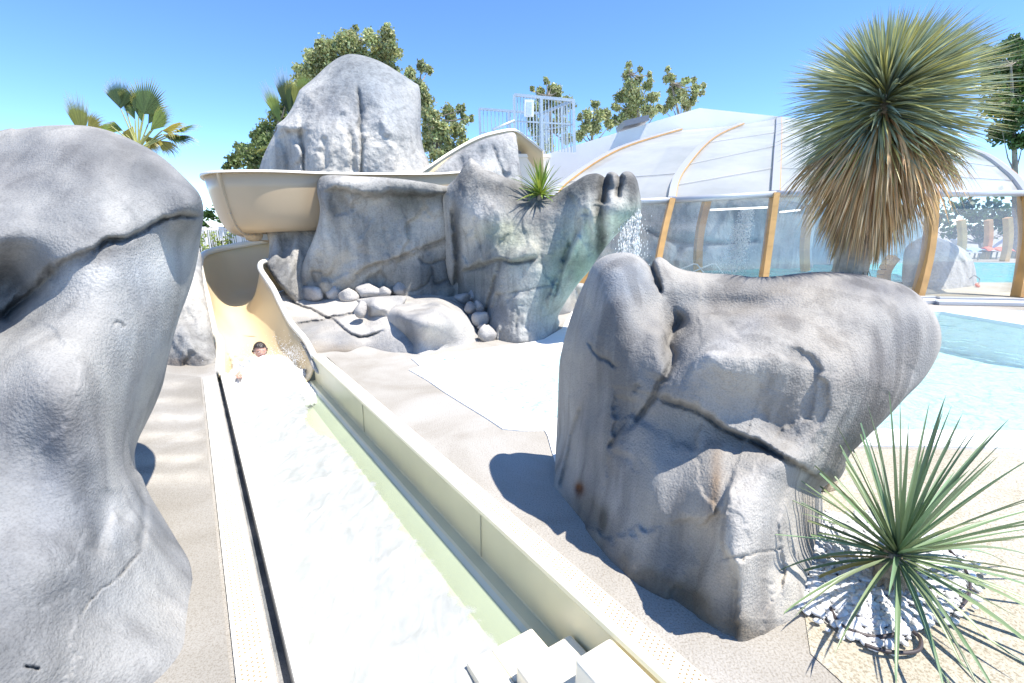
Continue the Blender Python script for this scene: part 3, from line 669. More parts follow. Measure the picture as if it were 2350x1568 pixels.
# ---- big boulder at the left edge
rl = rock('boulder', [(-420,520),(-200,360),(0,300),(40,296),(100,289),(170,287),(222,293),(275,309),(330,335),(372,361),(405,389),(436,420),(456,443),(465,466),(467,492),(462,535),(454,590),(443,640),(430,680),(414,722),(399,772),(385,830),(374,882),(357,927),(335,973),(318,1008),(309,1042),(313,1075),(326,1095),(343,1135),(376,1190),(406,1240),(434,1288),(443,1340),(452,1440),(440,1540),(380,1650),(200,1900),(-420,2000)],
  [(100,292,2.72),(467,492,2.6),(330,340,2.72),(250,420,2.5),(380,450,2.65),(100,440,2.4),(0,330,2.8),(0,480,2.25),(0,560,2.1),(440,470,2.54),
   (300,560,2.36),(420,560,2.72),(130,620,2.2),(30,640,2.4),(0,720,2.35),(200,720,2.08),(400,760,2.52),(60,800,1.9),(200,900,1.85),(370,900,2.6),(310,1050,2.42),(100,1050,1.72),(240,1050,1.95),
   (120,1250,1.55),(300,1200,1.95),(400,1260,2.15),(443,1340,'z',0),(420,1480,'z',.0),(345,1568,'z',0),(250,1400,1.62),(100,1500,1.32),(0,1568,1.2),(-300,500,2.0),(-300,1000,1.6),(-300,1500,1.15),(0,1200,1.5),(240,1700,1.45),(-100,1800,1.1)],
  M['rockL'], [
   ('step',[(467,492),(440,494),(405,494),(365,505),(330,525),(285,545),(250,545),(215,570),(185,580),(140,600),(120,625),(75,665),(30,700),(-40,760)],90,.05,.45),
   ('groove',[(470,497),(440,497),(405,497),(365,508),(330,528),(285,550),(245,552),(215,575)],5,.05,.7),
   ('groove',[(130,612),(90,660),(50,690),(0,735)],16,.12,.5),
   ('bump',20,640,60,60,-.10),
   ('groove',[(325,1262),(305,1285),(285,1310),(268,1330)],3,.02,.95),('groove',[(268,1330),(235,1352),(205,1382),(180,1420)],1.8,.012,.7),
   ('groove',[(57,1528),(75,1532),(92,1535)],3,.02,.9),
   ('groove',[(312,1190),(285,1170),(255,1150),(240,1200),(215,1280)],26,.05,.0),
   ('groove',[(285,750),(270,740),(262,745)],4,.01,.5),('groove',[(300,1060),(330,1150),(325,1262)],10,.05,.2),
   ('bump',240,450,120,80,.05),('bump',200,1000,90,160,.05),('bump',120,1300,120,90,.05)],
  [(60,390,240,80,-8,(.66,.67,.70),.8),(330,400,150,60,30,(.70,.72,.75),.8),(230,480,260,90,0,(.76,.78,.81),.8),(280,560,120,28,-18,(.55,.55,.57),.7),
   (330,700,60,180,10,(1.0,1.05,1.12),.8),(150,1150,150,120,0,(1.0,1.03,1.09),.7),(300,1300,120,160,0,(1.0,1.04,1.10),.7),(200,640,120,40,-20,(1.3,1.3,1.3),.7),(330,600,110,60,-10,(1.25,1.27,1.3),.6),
   (140,960,140,90,15,(.80,.79,.80),.6),(400,600,40,160,5,(1.15,1.13,1.08),.6),(30,640,70,60,0,(.6,.62,.66),.6)],  # last patch paints the shade of the hollow below the crack
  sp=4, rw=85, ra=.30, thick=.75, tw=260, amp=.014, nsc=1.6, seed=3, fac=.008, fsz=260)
tag(rl, 'huge smooth blue-grey boulder with a long crack, filling the left edge', 'boulder')
# ---- big boulder at the right
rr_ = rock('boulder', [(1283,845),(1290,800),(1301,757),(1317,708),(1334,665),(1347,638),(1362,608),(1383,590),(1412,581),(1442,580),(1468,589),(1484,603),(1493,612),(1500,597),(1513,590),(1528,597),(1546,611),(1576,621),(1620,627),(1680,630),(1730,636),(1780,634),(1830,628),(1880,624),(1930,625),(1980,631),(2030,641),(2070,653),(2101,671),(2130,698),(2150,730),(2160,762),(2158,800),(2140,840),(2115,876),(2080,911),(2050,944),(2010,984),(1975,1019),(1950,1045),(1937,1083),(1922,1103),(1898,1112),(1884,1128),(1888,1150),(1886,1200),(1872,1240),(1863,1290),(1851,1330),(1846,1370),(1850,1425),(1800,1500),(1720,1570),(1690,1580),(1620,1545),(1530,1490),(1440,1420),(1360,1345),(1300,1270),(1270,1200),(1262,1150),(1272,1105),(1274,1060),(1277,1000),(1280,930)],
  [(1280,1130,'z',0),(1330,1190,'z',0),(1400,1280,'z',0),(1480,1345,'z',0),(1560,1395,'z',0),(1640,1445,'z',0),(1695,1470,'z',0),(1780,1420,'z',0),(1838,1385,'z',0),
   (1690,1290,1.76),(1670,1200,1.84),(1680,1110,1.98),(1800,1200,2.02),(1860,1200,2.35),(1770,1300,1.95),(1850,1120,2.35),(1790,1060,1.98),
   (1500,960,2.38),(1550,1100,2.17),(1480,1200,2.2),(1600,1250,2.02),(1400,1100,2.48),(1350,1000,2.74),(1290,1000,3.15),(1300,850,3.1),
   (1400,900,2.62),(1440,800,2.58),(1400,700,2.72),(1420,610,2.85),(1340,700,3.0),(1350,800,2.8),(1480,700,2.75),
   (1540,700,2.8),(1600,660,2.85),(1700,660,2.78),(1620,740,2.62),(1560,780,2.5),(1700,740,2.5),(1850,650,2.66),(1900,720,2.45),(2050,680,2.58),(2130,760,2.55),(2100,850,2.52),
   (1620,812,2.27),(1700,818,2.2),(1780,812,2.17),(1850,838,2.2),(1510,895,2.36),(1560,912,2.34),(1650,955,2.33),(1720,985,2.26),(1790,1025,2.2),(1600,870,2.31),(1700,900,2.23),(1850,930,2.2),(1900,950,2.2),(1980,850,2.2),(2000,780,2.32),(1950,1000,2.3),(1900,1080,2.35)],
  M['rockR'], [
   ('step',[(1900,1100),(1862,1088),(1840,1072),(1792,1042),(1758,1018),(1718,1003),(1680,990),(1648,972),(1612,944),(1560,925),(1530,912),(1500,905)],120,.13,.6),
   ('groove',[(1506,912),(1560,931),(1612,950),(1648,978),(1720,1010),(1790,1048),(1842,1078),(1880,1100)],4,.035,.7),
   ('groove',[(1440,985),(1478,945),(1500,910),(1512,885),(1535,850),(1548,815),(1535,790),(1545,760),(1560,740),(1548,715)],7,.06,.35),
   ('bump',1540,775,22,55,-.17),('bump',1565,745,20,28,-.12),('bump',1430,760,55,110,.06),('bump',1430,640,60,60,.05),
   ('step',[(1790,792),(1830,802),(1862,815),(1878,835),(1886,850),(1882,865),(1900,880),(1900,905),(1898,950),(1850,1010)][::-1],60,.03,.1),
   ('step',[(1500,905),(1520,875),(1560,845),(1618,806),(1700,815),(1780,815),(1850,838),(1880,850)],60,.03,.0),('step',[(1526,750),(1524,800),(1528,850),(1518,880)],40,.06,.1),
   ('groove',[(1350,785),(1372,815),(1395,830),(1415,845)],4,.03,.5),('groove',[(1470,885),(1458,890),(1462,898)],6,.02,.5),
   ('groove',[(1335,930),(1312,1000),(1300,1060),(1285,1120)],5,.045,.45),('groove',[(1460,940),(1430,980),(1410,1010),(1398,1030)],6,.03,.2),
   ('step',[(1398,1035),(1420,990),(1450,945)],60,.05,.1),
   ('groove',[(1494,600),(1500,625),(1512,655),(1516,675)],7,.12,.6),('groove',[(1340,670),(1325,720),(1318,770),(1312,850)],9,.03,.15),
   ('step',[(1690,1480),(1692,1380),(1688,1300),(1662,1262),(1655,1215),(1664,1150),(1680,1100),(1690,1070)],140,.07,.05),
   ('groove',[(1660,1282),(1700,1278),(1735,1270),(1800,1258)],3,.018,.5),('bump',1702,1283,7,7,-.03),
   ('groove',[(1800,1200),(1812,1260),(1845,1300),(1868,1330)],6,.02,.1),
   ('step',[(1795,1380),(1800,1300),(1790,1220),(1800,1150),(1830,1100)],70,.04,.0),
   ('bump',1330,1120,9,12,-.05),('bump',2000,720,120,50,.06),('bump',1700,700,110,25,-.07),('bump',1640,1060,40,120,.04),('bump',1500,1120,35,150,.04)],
  [(1420,640,80,60,0,(.80,.88,1.0),.7),(1700,650,60,25,10,(.72,.75,.80),.5),(1950,650,180,26,6,(.62,.64,.70),.7),(1680,780,160,22,-40,(1.25,1.28,1.35),.6),(2080,780,90,120,20,(1.0,1.03,1.1),.5),  # dark tints along the top edge paint in the yucca's leaf shadow
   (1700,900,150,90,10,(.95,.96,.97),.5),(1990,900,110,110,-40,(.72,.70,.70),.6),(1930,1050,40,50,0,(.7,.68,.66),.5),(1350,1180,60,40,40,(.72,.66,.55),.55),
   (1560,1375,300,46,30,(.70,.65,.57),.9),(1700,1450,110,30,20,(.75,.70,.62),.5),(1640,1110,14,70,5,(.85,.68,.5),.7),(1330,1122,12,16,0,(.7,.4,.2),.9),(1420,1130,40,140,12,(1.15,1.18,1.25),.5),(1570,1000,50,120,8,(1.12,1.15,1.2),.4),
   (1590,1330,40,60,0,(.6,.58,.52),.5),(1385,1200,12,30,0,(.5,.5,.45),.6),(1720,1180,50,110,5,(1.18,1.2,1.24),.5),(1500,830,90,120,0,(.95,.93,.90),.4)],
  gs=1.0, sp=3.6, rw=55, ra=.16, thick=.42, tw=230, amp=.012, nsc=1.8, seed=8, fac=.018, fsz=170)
tag(rr_, 'large grey boulder with cracked overhanging block and right-leaning lobe, beside the yuccas', 'boulder')
# ---- rock by the left rim of the chute
r_ = rock('rock', [(330,880),(360,700),(400,640),(440,600),(452,575),(462,585),(466,640),(474,690),(484,740),(493,795),(497,826),(495,845),(480,870),(380,885)],
  [(495,832,'z',0),(385,838,'z',0),(455,580,7.9),(440,640,7.1),(475,730,6.7),(400,780,6.2),(450,800,6.1)], M['rockW'],
  [('step',[(400,770),(440,740),(470,720),(490,700)],60,.06,.1),('groove',[(400,700),(440,760),(495,790)],6,.04,.3),('step',[(385,760),(430,745),(450,800),(490,820)],50,.06,.1)],
  [(450,600,20,30,0,(.5,.6,.75),.6),(440,790,60,40,0,(.7,.72,.75),.5),(420,830,50,12,0,BRN,.5)], sp=4, rw=25, ra=.2, thick=.7, tw=60, amp=.05, nsc=2.5, seed=12, fac=.06, fsz=50)
tag(r_, 'grey facetted rock wedged between the left boulder and the slide chute', 'rock')
# ---- column carrying the bend
r_ = rock('rock_column', [(616,500),(760,500),(780,600),(760,690),(690,700),(668,686),(652,668),(636,650),(622,628),(610,606),(616,588),(618,560)],
  [(630,540,9.0),(720,540,9.3),(612,606,8.55),(650,620,8.45),(700,640,8.95),(668,686,8.4),(640,655,8.2),(760,600,9.3),(760,690,9.3)], M['rockW'],
  [('groove',[(655,540),(650,580),(640,610),(628,625)],9,.08,.2),('groove',[(645,565),(655,600),(660,640)],6,.04,.2),('groove',[(690,590),(670,640),(665,680)],4,.03,.3)],
  [(640,620,26,40,0,(.65,.67,.7),.6),(720,600,40,50,0,(.95,.93,.88),.4)], sp=4, rw=25, ra=.25, thick=.9, tw=60, amp=.04, nsc=2, seed=15, fac=.03, fsz=45)
tag(r_, 'grey rock column behind the chute, holding the steel arm under the bend', 'rock column')
# ---- wall of rock under the bend
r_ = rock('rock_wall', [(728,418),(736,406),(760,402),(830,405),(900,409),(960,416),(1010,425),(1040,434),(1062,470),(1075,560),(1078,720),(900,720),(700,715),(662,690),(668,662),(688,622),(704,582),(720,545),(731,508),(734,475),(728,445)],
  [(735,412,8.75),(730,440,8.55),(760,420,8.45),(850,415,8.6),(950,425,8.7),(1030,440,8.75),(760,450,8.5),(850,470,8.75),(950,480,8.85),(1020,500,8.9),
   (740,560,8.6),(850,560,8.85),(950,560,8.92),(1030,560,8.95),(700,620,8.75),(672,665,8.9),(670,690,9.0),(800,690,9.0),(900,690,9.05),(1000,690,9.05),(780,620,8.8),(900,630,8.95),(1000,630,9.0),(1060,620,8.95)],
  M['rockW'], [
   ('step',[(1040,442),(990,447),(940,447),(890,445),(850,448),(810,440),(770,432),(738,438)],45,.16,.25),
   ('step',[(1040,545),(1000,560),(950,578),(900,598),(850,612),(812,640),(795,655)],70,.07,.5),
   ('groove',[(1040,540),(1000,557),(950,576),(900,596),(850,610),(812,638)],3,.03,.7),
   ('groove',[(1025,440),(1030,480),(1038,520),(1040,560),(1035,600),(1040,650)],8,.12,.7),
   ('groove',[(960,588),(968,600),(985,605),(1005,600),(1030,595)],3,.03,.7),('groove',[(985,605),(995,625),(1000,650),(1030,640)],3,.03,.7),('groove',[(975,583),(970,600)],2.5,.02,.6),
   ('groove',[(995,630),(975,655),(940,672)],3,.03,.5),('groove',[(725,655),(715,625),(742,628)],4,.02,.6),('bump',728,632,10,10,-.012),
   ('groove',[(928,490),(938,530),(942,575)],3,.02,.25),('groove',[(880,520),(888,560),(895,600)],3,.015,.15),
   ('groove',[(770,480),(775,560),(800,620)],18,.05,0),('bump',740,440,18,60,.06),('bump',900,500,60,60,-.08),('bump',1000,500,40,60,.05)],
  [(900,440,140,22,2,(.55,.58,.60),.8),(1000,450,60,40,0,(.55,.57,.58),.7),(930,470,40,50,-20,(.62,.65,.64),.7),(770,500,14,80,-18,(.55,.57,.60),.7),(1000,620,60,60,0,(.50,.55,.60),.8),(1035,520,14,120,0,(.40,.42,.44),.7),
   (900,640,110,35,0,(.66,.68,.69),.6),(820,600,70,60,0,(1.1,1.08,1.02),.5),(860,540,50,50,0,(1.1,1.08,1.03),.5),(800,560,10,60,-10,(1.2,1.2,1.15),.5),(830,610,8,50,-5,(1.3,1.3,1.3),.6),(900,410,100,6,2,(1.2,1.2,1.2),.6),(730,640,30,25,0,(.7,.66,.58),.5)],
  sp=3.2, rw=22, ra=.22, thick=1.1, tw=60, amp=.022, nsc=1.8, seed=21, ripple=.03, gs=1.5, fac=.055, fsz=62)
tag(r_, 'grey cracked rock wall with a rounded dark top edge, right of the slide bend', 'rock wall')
# ---- peaked rock that the water runs over
r_ = rock('fountain_rock', [(1012,450),(1022,432),(1045,410),(1064,382),(1078,364),(1086,366),(1102,379),(1130,394),(1160,407),(1190,416),(1215,430),(1235,444),(1248,452),(1268,449),(1292,434),(1318,418),(1345,402),(1368,398),(1382,403),(1388,407),(1394,398),(1404,394),(1415,398),(1421,405),(1428,397),(1440,393),(1452,398),(1462,414),(1468,440),(1472,468),(1468,492),(1448,512),(1418,536),(1396,560),(1372,592),(1352,622),(1328,650),(1308,678),(1292,704),(1281,728),(1284,742),(1274,766),(1250,820),(1200,850),(1140,830),(1112,775),(1085,740),(1060,720),(1040,700),(1025,640),(1020,560),(1016,500)],
  [(1080,370,8.6),(1050,420,8.5),(1100,430,8.2),(1160,425,8.05),(1240,455,8.0),(1030,470,8.6),(1035,600,8.85),(1050,690,8.9),(1045,640,8.9),(1080,560,8.4),
   (1100,500,7.85),(1160,500,7.75),(1220,500,7.65),(1080,640,8.45),(1105,690,8.1),(1150,600,7.55),(1200,560,7.5),(1250,480,7.65),(1280,520,7.5),(1300,450,7.55),
   (1130,775,'z',.0),(1160,784,'z',0),(1200,789,'z',0),(1245,780,'z',0),(1274,762,'z',0),(1180,700,7.35),(1240,680,7.4),(1220,620,7.4),(1285,700,7.7),(1300,620,7.45),(1330,560,7.25),(1360,500,7.0),(1350,420,7.35),
   (1400,410,7.15),(1440,410,7.05),(1460,450,6.95),(1465,490,7.0),(1420,480,6.8),(1400,530,7.05),(1380,450,7.0),(1200,840,7.3)],
  M['rockW'], [
   ('step',[(1300,440),(1318,455),(1322,480),(1322,520),(1312,560),(1292,600),(1278,640),(1262,680),(1255,720)][::-1],60,.12,.15),
   ('groove',[(1330,490),(1325,530),(1310,560),(1295,600),(1280,650),(1265,700)],5,.06,.35),
   ('groove',[(1388,402),(1386,430),(1382,470)],10,.22,.65),('groove',[(1421,402),(1422,430),(1416,455)],7,.15,.6),
   ('groove',[(1375,470),(1378,540),(1372,600)],11,.12,.35),('groove',[(1345,480),(1352,540),(1358,590)],8,.06,.2),
   ('step',[(1240,588),(1215,590),(1175,600),(1150,595),(1130,600),(1090,610),(1062,625),(1066,645)],80,.10,.45),
   ('groove',[(1058,625),(1100,613),(1130,602),(1150,598),(1185,602),(1220,595),(1240,588)],4,.05,.7),
   ('groove',[(1140,625),(1132,660),(1118,700),(1112,740),(1108,760)],4,.07,.7),('groove',[(1150,600),(1140,625)],4,.05,.6),
   ('groove',[(1088,500),(1094,540),(1104,575),(1110,595)],3,.035,.4),('groove',[(1185,695),(1186,730),(1182,765)],3,.02,.35),
   ('groove',[(1150,678),(1180,670),(1215,665),(1240,658),(1284,655),(1290,680)],2.5,.015,.4),('groove',[(1240,730),(1270,715),(1288,700)],3,.02,.35),
   ('groove',[(1040,470),(1048,560),(1050,640),(1045,700)],9,.14,.6),('bump',1195,700,8,5,-.03),
   ('bump',1200,530,80,40,-.07),('bump',1150,660,50,70,.05),('bump',1100,440,50,40,.04),('bump',1420,450,25,60,.05),('bump',1230,720,30,70,.06),('bump',1275,740,20,50,-.05)],
  [(1090,420,60,40,10,(.48,.50,.52),.85),(1180,450,100,40,25,(.50,.51,.52),.85),(1390,420,90,35,0,(.50,.51,.52),.9),(1450,430,25,50,0,(.50,.51,.53),.8),(1378,520,14,110,0,(.30,.32,.32),.8),(1300,440,80,22,-25,(.62,.63,.64),.7),
   (1180,540,70,40,0,(.92,.98,.84),.7),(1290,560,26,110,14,(.66,.86,.82),.8),(1320,590,30,90,25,(.66,.90,.82),.85),(1430,500,50,30,-30,(.6,.85,.76),.85),(1350,620,26,50,30,(.68,.92,.82),.8),
   (1240,680,60,90,20,(.85,.98,1.0),.6),(1110,640,50,50,0,(.62,.68,.70),.7),(1080,690,40,40,0,(.5,.56,.62),.7),(1048,560,12,120,0,(.4,.42,.44),.7),(1180,600,60,26,0,(.55,.6,.6),.6),
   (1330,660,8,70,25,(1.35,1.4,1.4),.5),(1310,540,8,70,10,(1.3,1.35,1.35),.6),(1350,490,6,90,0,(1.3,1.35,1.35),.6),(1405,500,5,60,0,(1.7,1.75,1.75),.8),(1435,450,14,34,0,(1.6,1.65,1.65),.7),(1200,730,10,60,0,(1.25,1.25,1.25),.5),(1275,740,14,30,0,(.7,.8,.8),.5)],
  sp=3.2, rw=20, ra=.25, thick=1.0, tw=55, amp=.025, nsc=1.8, seed=25, ripple=.03, gs=1.5, fac=.055, fsz=62)
tag(r_, 'tall peaked grey-green rock with wet notched lobe, water spilling off its right end', 'rock')
# ---- crag behind
r_ = rock('crag', [(560,520),(596,385),(606,355),(620,325),(636,296),(634,288),(642,281),(655,270),(672,244),(684,215),(690,205),(722,178),(752,150),(780,131),(806,124),(842,130),(880,145),(920,169),(950,189),(962,200),(966,240),(966,300),(972,342),(984,372),(996,420),(1010,520)],
  [(600,390,12.0),(640,290,11.7),(690,215,11.9),(800,130,12.6),(900,160,12.6),(960,210,12.4),(650,400,11.6),(680,300,11.4),(760,300,11.2),(820,250,11.6),(900,300,11.4),(960,340,11.9),(760,400,10.9),(850,400,11.1),(950,400,11.4),(700,400,11.2),(860,200,11.8),(1000,500,11.5),(600,500,11.8),(740,200,12.0)],
  M['rockF'], [
   ('groove',[(820,192),(824,225),(828,262),(824,290),(830,320),(829,400),(830,440)],4,.14,.6),('groove',[(690,300),(696,340),(699,385),(705,420)],5,.2,.35),
   ('groove',[(800,300),(808,340),(812,400)],7,.12,.1),('groove',[(742,310),(748,400)],8,.10,.0),
   ('step',[(692,300),(672,300),(652,296),(634,300)],26,.22,.3),('groove',[(640,310),(660,350),(665,400)],10,.16,.05),
   ('groove',[(895,265),(905,255),(925,253),(935,245)],2,.03,.35),('groove',[(965,340),(940,360),(950,390),(960,400)],2,.03,.3),('groove',[(830,330),(850,312),(862,318)],2,.03,.35),
   ('step',[(690,225),(720,205),(760,185),(790,150)],40,.12,0),('bump',790,260,40,90,.15),('bump',900,280,50,120,.1),('bump',730,300,30,110,.1)],
  [(830,170,170,60,0,(.72,.76,.80),.85),(900,240,70,60,0,(.80,.85,.92),.7),(780,260,50,40,0,(.82,.85,.90),.6),(720,250,40,30,0,(.85,.86,.88),.5),(650,360,20,60,0,(.85,.83,.78),.5),(900,360,80,60,0,(1.12,1.12,1.10),.6),(760,380,50,40,0,(1.1,1.1,1.06),.5)],
  sp=4, rw=20, ra=.5, thick=1.6, tw=60, amp=.08, nsc=.9, seed=31, ripple=.02, fac=.05, fsz=95)
tag(r_, 'tallest pale grey crag, rising behind the slide bend against the trees', 'rock')
# ---- rock shell under the upper flume
r_ = rock('rock_shell', [(985,470),(982,412),(990,392),(1015,372),(1045,352),(1080,333),(1115,318),(1150,309),(1180,305),(1187,330),(1190,360),(1192,440),(1100,470)],
  [(990,410,11.5),(1050,380,11.6),(1120,350,11.9),(1180,330,12.2),(1100,420,11.4),(1180,420,11.8),(1040,430,11.3)], M['rockF'],
  [('groove',[(1130,335),(1140,360),(1150,385),(1160,410)],3,.08,.3),('bump',1060,390,20,30,-.12),('step',[(1165,420),(1172,385),(1190,360)],40,.15,.1)],
  [(1060,380,60,20,-30,(.72,.74,.78),.8),(1120,330,50,14,-20,(.75,.77,.8),.6)], sp=4, rw=14, ra=.25, thick=1.2, tw=40, amp=.06, nsc=1.2, seed=33, ripple=.03, fac=.07, fsz=50)
tag(r_, 'curved pale rock shell under the cream lip of the upper flume', 'rock')
# ---- ledge of split slabs at the foot of the wall
r_ = rock('rock_ledge', [(640,672),(680,664),(760,662),(960,656),(1060,655),(1130,690),(1140,780),(1110,812),(1060,826),(950,850),(900,850),(820,856),(735,862),(700,806),(676,760),(655,715),(645,690)],
  [(650,680,'z',.52),(720,672,'z',.50),(900,668,'z',.50),(1060,672,'z',.48),(661,700,'z',.38),(740,725,'z',.26),(820,715,'z',.33),(800,745,'z',.20),(850,770,'z',.10),(870,720,'z',.36),(900,700,'z',.42),
   (700,770,'z',.10),(736,812,'z',0),(800,808,'z',0),(880,805,'z',0),(940,810,'z',0),(1040,796,'z',-.02),(1110,785,'z',-.02),(1080,730,'z',.2),(1000,700,'z',.38),(760,790,'z',.05),(680,745,'z',.2),(820,850,6.75),(950,850,6.6),(1110,812,7.0)],
  M['slab'], [
   ('groove',[(655,684),(690,702),(725,717),(752,729),(758,731),(780,747),(800,764),(826,772),(852,771),(880,760)],3.2,.09,.75),
   ('groove',[(672,745),(700,741),(735,736),(755,729),(780,727),(818,718),(830,720)],3.0,.08,.7),
   ('step',[(880,762),(852,772),(826,773),(800,765),(780,748),(758,732)],40,.05,.1),('bump',790,800,60,8,-.02)],
  [(750,800,90,16,3,(.80,.70,.55),.6),(780,808,60,5,0,(.45,.42,.38),.7)], sp=2.8, rw=6, ra=.05, thick=.6, tw=30, amp=.012, nsc=3, seed=41, gs=1.5, fac=.02, fsz=55)
tag(r_, 'low ledge of flat split slabs between the chute and the rock wall', 'rock ledge')
r_ = rock('boulder', [(884,722),(893,706),(914,692),(950,686),(1000,684),(1040,690),(1064,709),(1082,736),(1096,768),(1101,800),(1060,815),(1000,828),(950,838),(932,826),(912,800),(893,768),(884,742)],
  [(1098,782,'z',0),(1040,796,'z',0),(1000,804,'z',0),(957,813,'z',0),(940,806,'z',0),(915,788,'z',.02),(900,765,7.35),(888,735,7.5),(980,690,'z',.52),(1040,700,'z',.46),(930,700,'z',.48),(960,720,6.85),(940,745,6.78),(1040,740,6.95),(920,715,7.0),(1000,710,6.98),(1000,830,6.4)],
  M['slab'], [('step',[(957,815),(955,770),(945,748),(930,735),(925,715),(940,700)],60,.05,.05),('groove',[(935,716),(960,712),(990,705),(1010,702)],2.2,.02,.5)],
  [(925,790,30,26,0,(.75,.65,.5),.6),(1000,740,60,40,0,(1.06,1.06,1.05),.5)], sp=3.5, rw=14, ra=.12, thick=.7, tw=50, amp=.02, nsc=2.6, seed=44, fac=.02, fsz=60)
tag(r_, 'big pale rounded boulder in front of the ledge, thin crack near its top', 'boulder')
r_ = rock('rock', [(818,690),(840,684),(880,680),(930,680),(925,700),(905,715),(900,740),(890,752),(868,742),(846,728),(842,710)],
  [(840,690,'z',.55),(900,684,'z',.58),(870,712,'z',.46),(850,725,'z',.33),(890,745,'z',.22),(905,715,7.6),(870,735,7.75)],
  M['slab'], [('step',[(895,712),(870,706),(846,702)],20,.03,.1),('groove',[(848,728),(852,705)],3,.04,.5)], [], sp=3.5, rw=7, ra=.08, thick=.5, tw=25, amp=.02, nsc=3, seed=45)
tag(r_, 'angular grey block stepping up between the flat slabs and the big pale boulder', 'rock')
# rocks beyond the pool, right of the peaked rock
r_ = rock('rock', [(1270,720),(1290,675),(1310,655),(1335,650),(1360,665),(1360,720),(1330,740),(1290,740)], [(1300,700,'z',.2),(1320,715,'z',0),(1340,660,9.8),(1310,665,9.7)], M['slab'],
  [('groove',[(1320,655),(1330,690),(1325,715)],3,.05,.3)], [(1320,700,30,20,0,(.75,.68,.55),.5)], sp=4, rw=14, ra=.2, thick=.6, tw=30, amp=.04, nsc=2.5, seed=47)
tag(r_, 'low pale rock at the pool corner behind the foot of the peaked rock', 'rock')
# ---- loose stones
def stone(px, py, rx, ry, z, label, grp, sd_):
    Y = GY(px, py+ry*.2, z); k = Y/1120.*1.22; c = W(px, py, Y)
    bm = bmesh.new(); bmesh.ops.create_icosphere(bm, subdivisions=3, radius=1)
    r2 = random.Random(sd_); off = Vector((sd_*3.7, sd_*1.3, 0)); cuts = [(Vector((r2.uniform(-1,1), r2.uniform(-1,1), r2.uniform(-.6,1))).normalized(), r2.uniform(.55,.82)) for _ in range(10)]
    for v in bm.verts:
        d = v.co.normalized(); m = 1.0
        for n_, h_ in cuts:
            q_ = d.dot(n_)
            if q_ > h_: m = min(m, h_/q_)
        m *= 1+.05*noise.fractal(d*2+off, 1, 2, 3)
        p = d*m; e = 2.6
        L_ = (abs(p.x)**e+abs(p.y)**e+abs(p.z)**e)**(1/e)/max(p.length, 1e-6); p = p/(.55+.45*L_)
        v.co = Vector((p.x*rx*k*1.08, p.y*(rx+ry)/2*k*1.0, p.z*ry*k*1.12))
    me = bpy.data.meshes.new('stone'); bm.to_mesh(me); bm.free(); me.materials.append(M['slab'])
    a = me.color_attributes.new('tint', 'FLOAT_COLOR', 'POINT'); g_ = r2.uniform(.85,1.12)
    a.data.foreach_set('color', np.tile(np.array([g_,g_,g_*1.01,1], dtype=np.float32), len(me.vertices)))
    me.polygons.foreach_set('use_smooth', [True]*len(me.polygons))
    o = bpy.data.objects.new('stone', me); COL.objects.link(o); o.location = c
    tag(o, label, 'stone', grp)
g1 = 'stones along the foot of the rock wall'; g2 = 'stones stacked beside the big pale boulder'
row = [(677,669,16,14,.55,'rounded stone at the far left end of the row, nearest the chute'),(719,672,25,14,.52,'wide two-toned stone, second from the left in the row under the wall'),(767,671,15,14,.52,'upright whitish stone, third from the left in the row under the wall'),
 (801,677,20,12,.5,'flat-bottomed stone lying lowest in the row, fourth from the left'),(849,667,27,13,.56,'longest pale stone in the middle of the row under the wall'),(881,669,17,10,.55,'small pale stone tucked against the right end of the longest one'),
 (915,665,15,13,.56,'blocky stone at the last sunlit place of the row'),(942,662,11,9,.57,'smallest squarish stone in the row, just inside the shade'),(984,661,33,9,.57,'long low shaded stone near the right end of the row'),(1035,662,16,9,.56,'shaded stone at the right end of the row, at the wall corner')]
for i, a in enumerate(row): stone(*a[:6], g1, i+1)
clus = [(1061,684,18,10,.5,'shaded stone at the top left of the stack beside the peaked rock'),(1088,679,15,13,.52,'shaded stone on top of the stack against the peaked rock'),(1080,705,12,12,.42,'shaded stone at mid height of the stack, on its left'),(1099,704,10,12,.42,'shaded stone at mid height of the stack, on its right'),
 (1102,731,16,15,.26,'sunlit white stone just below the shaded ones of the stack'),(1106,750,9,6,.17,'tiny stone squeezed between the two sunlit ones of the stack'),(1117,766,18,18,.08,'largest round stone at the bottom of the stack, on the deck')]
for i, a in enumerate(clus): stone(*a[:6], g2, i+20)
stone(829,711,13,15,.42, 'single upright stone standing on the flat slabs', None, 40)
# ================================================================ white hall, glazed dome, platform railing
M['render'] = simple('render', (.84,.82,.80), .85, .03, 1.2, .004, 40)
M['cap'] = simple('cap', (.80,.80,.79), .6)
M['alu'] = simple('alu', (.50,.51,.53), .35, metal=.2)
M['alul'] = simple('alul', (.36,.37,.39), .4)
M['wood'] = simple('wood', (.60,.34,.12), .45, .18, 3, .002, 30)
M['poly'] = glassmat('roof_panel', (.84,.87,.88), .78, (.62,.635,.64), .25, .4, ior=1.12)
M['glass'] = glassmat('clear_panel', (.92,.94,.95), .24, (.72,.74,.75), .03, .3)
M['galvb'] = simple('galvb', (.50,.56,.60), .4, .05, 4, metal=.35)
M['pvc'] = simple('pvc', (.30,.32,.36), .35)
M['solar'] = simple('solar', (.20,.21,.24), .35)
Yw = 22.0
hall = empty('hall', W(1600,600,Yw), 'long white rendered hall with a low gable, standing behind the glazed dome', 'building')
wp_ = [W(1256,353,Yw), W(1605,248,Yw), W(1830,272,Yw), W(2120,312,Yw)]
pr = [(p.x, p.z) for p in wp_]; x0, x1 = pr[0][0], pr[-1][0]
zb = W(1500,470,Yw).z
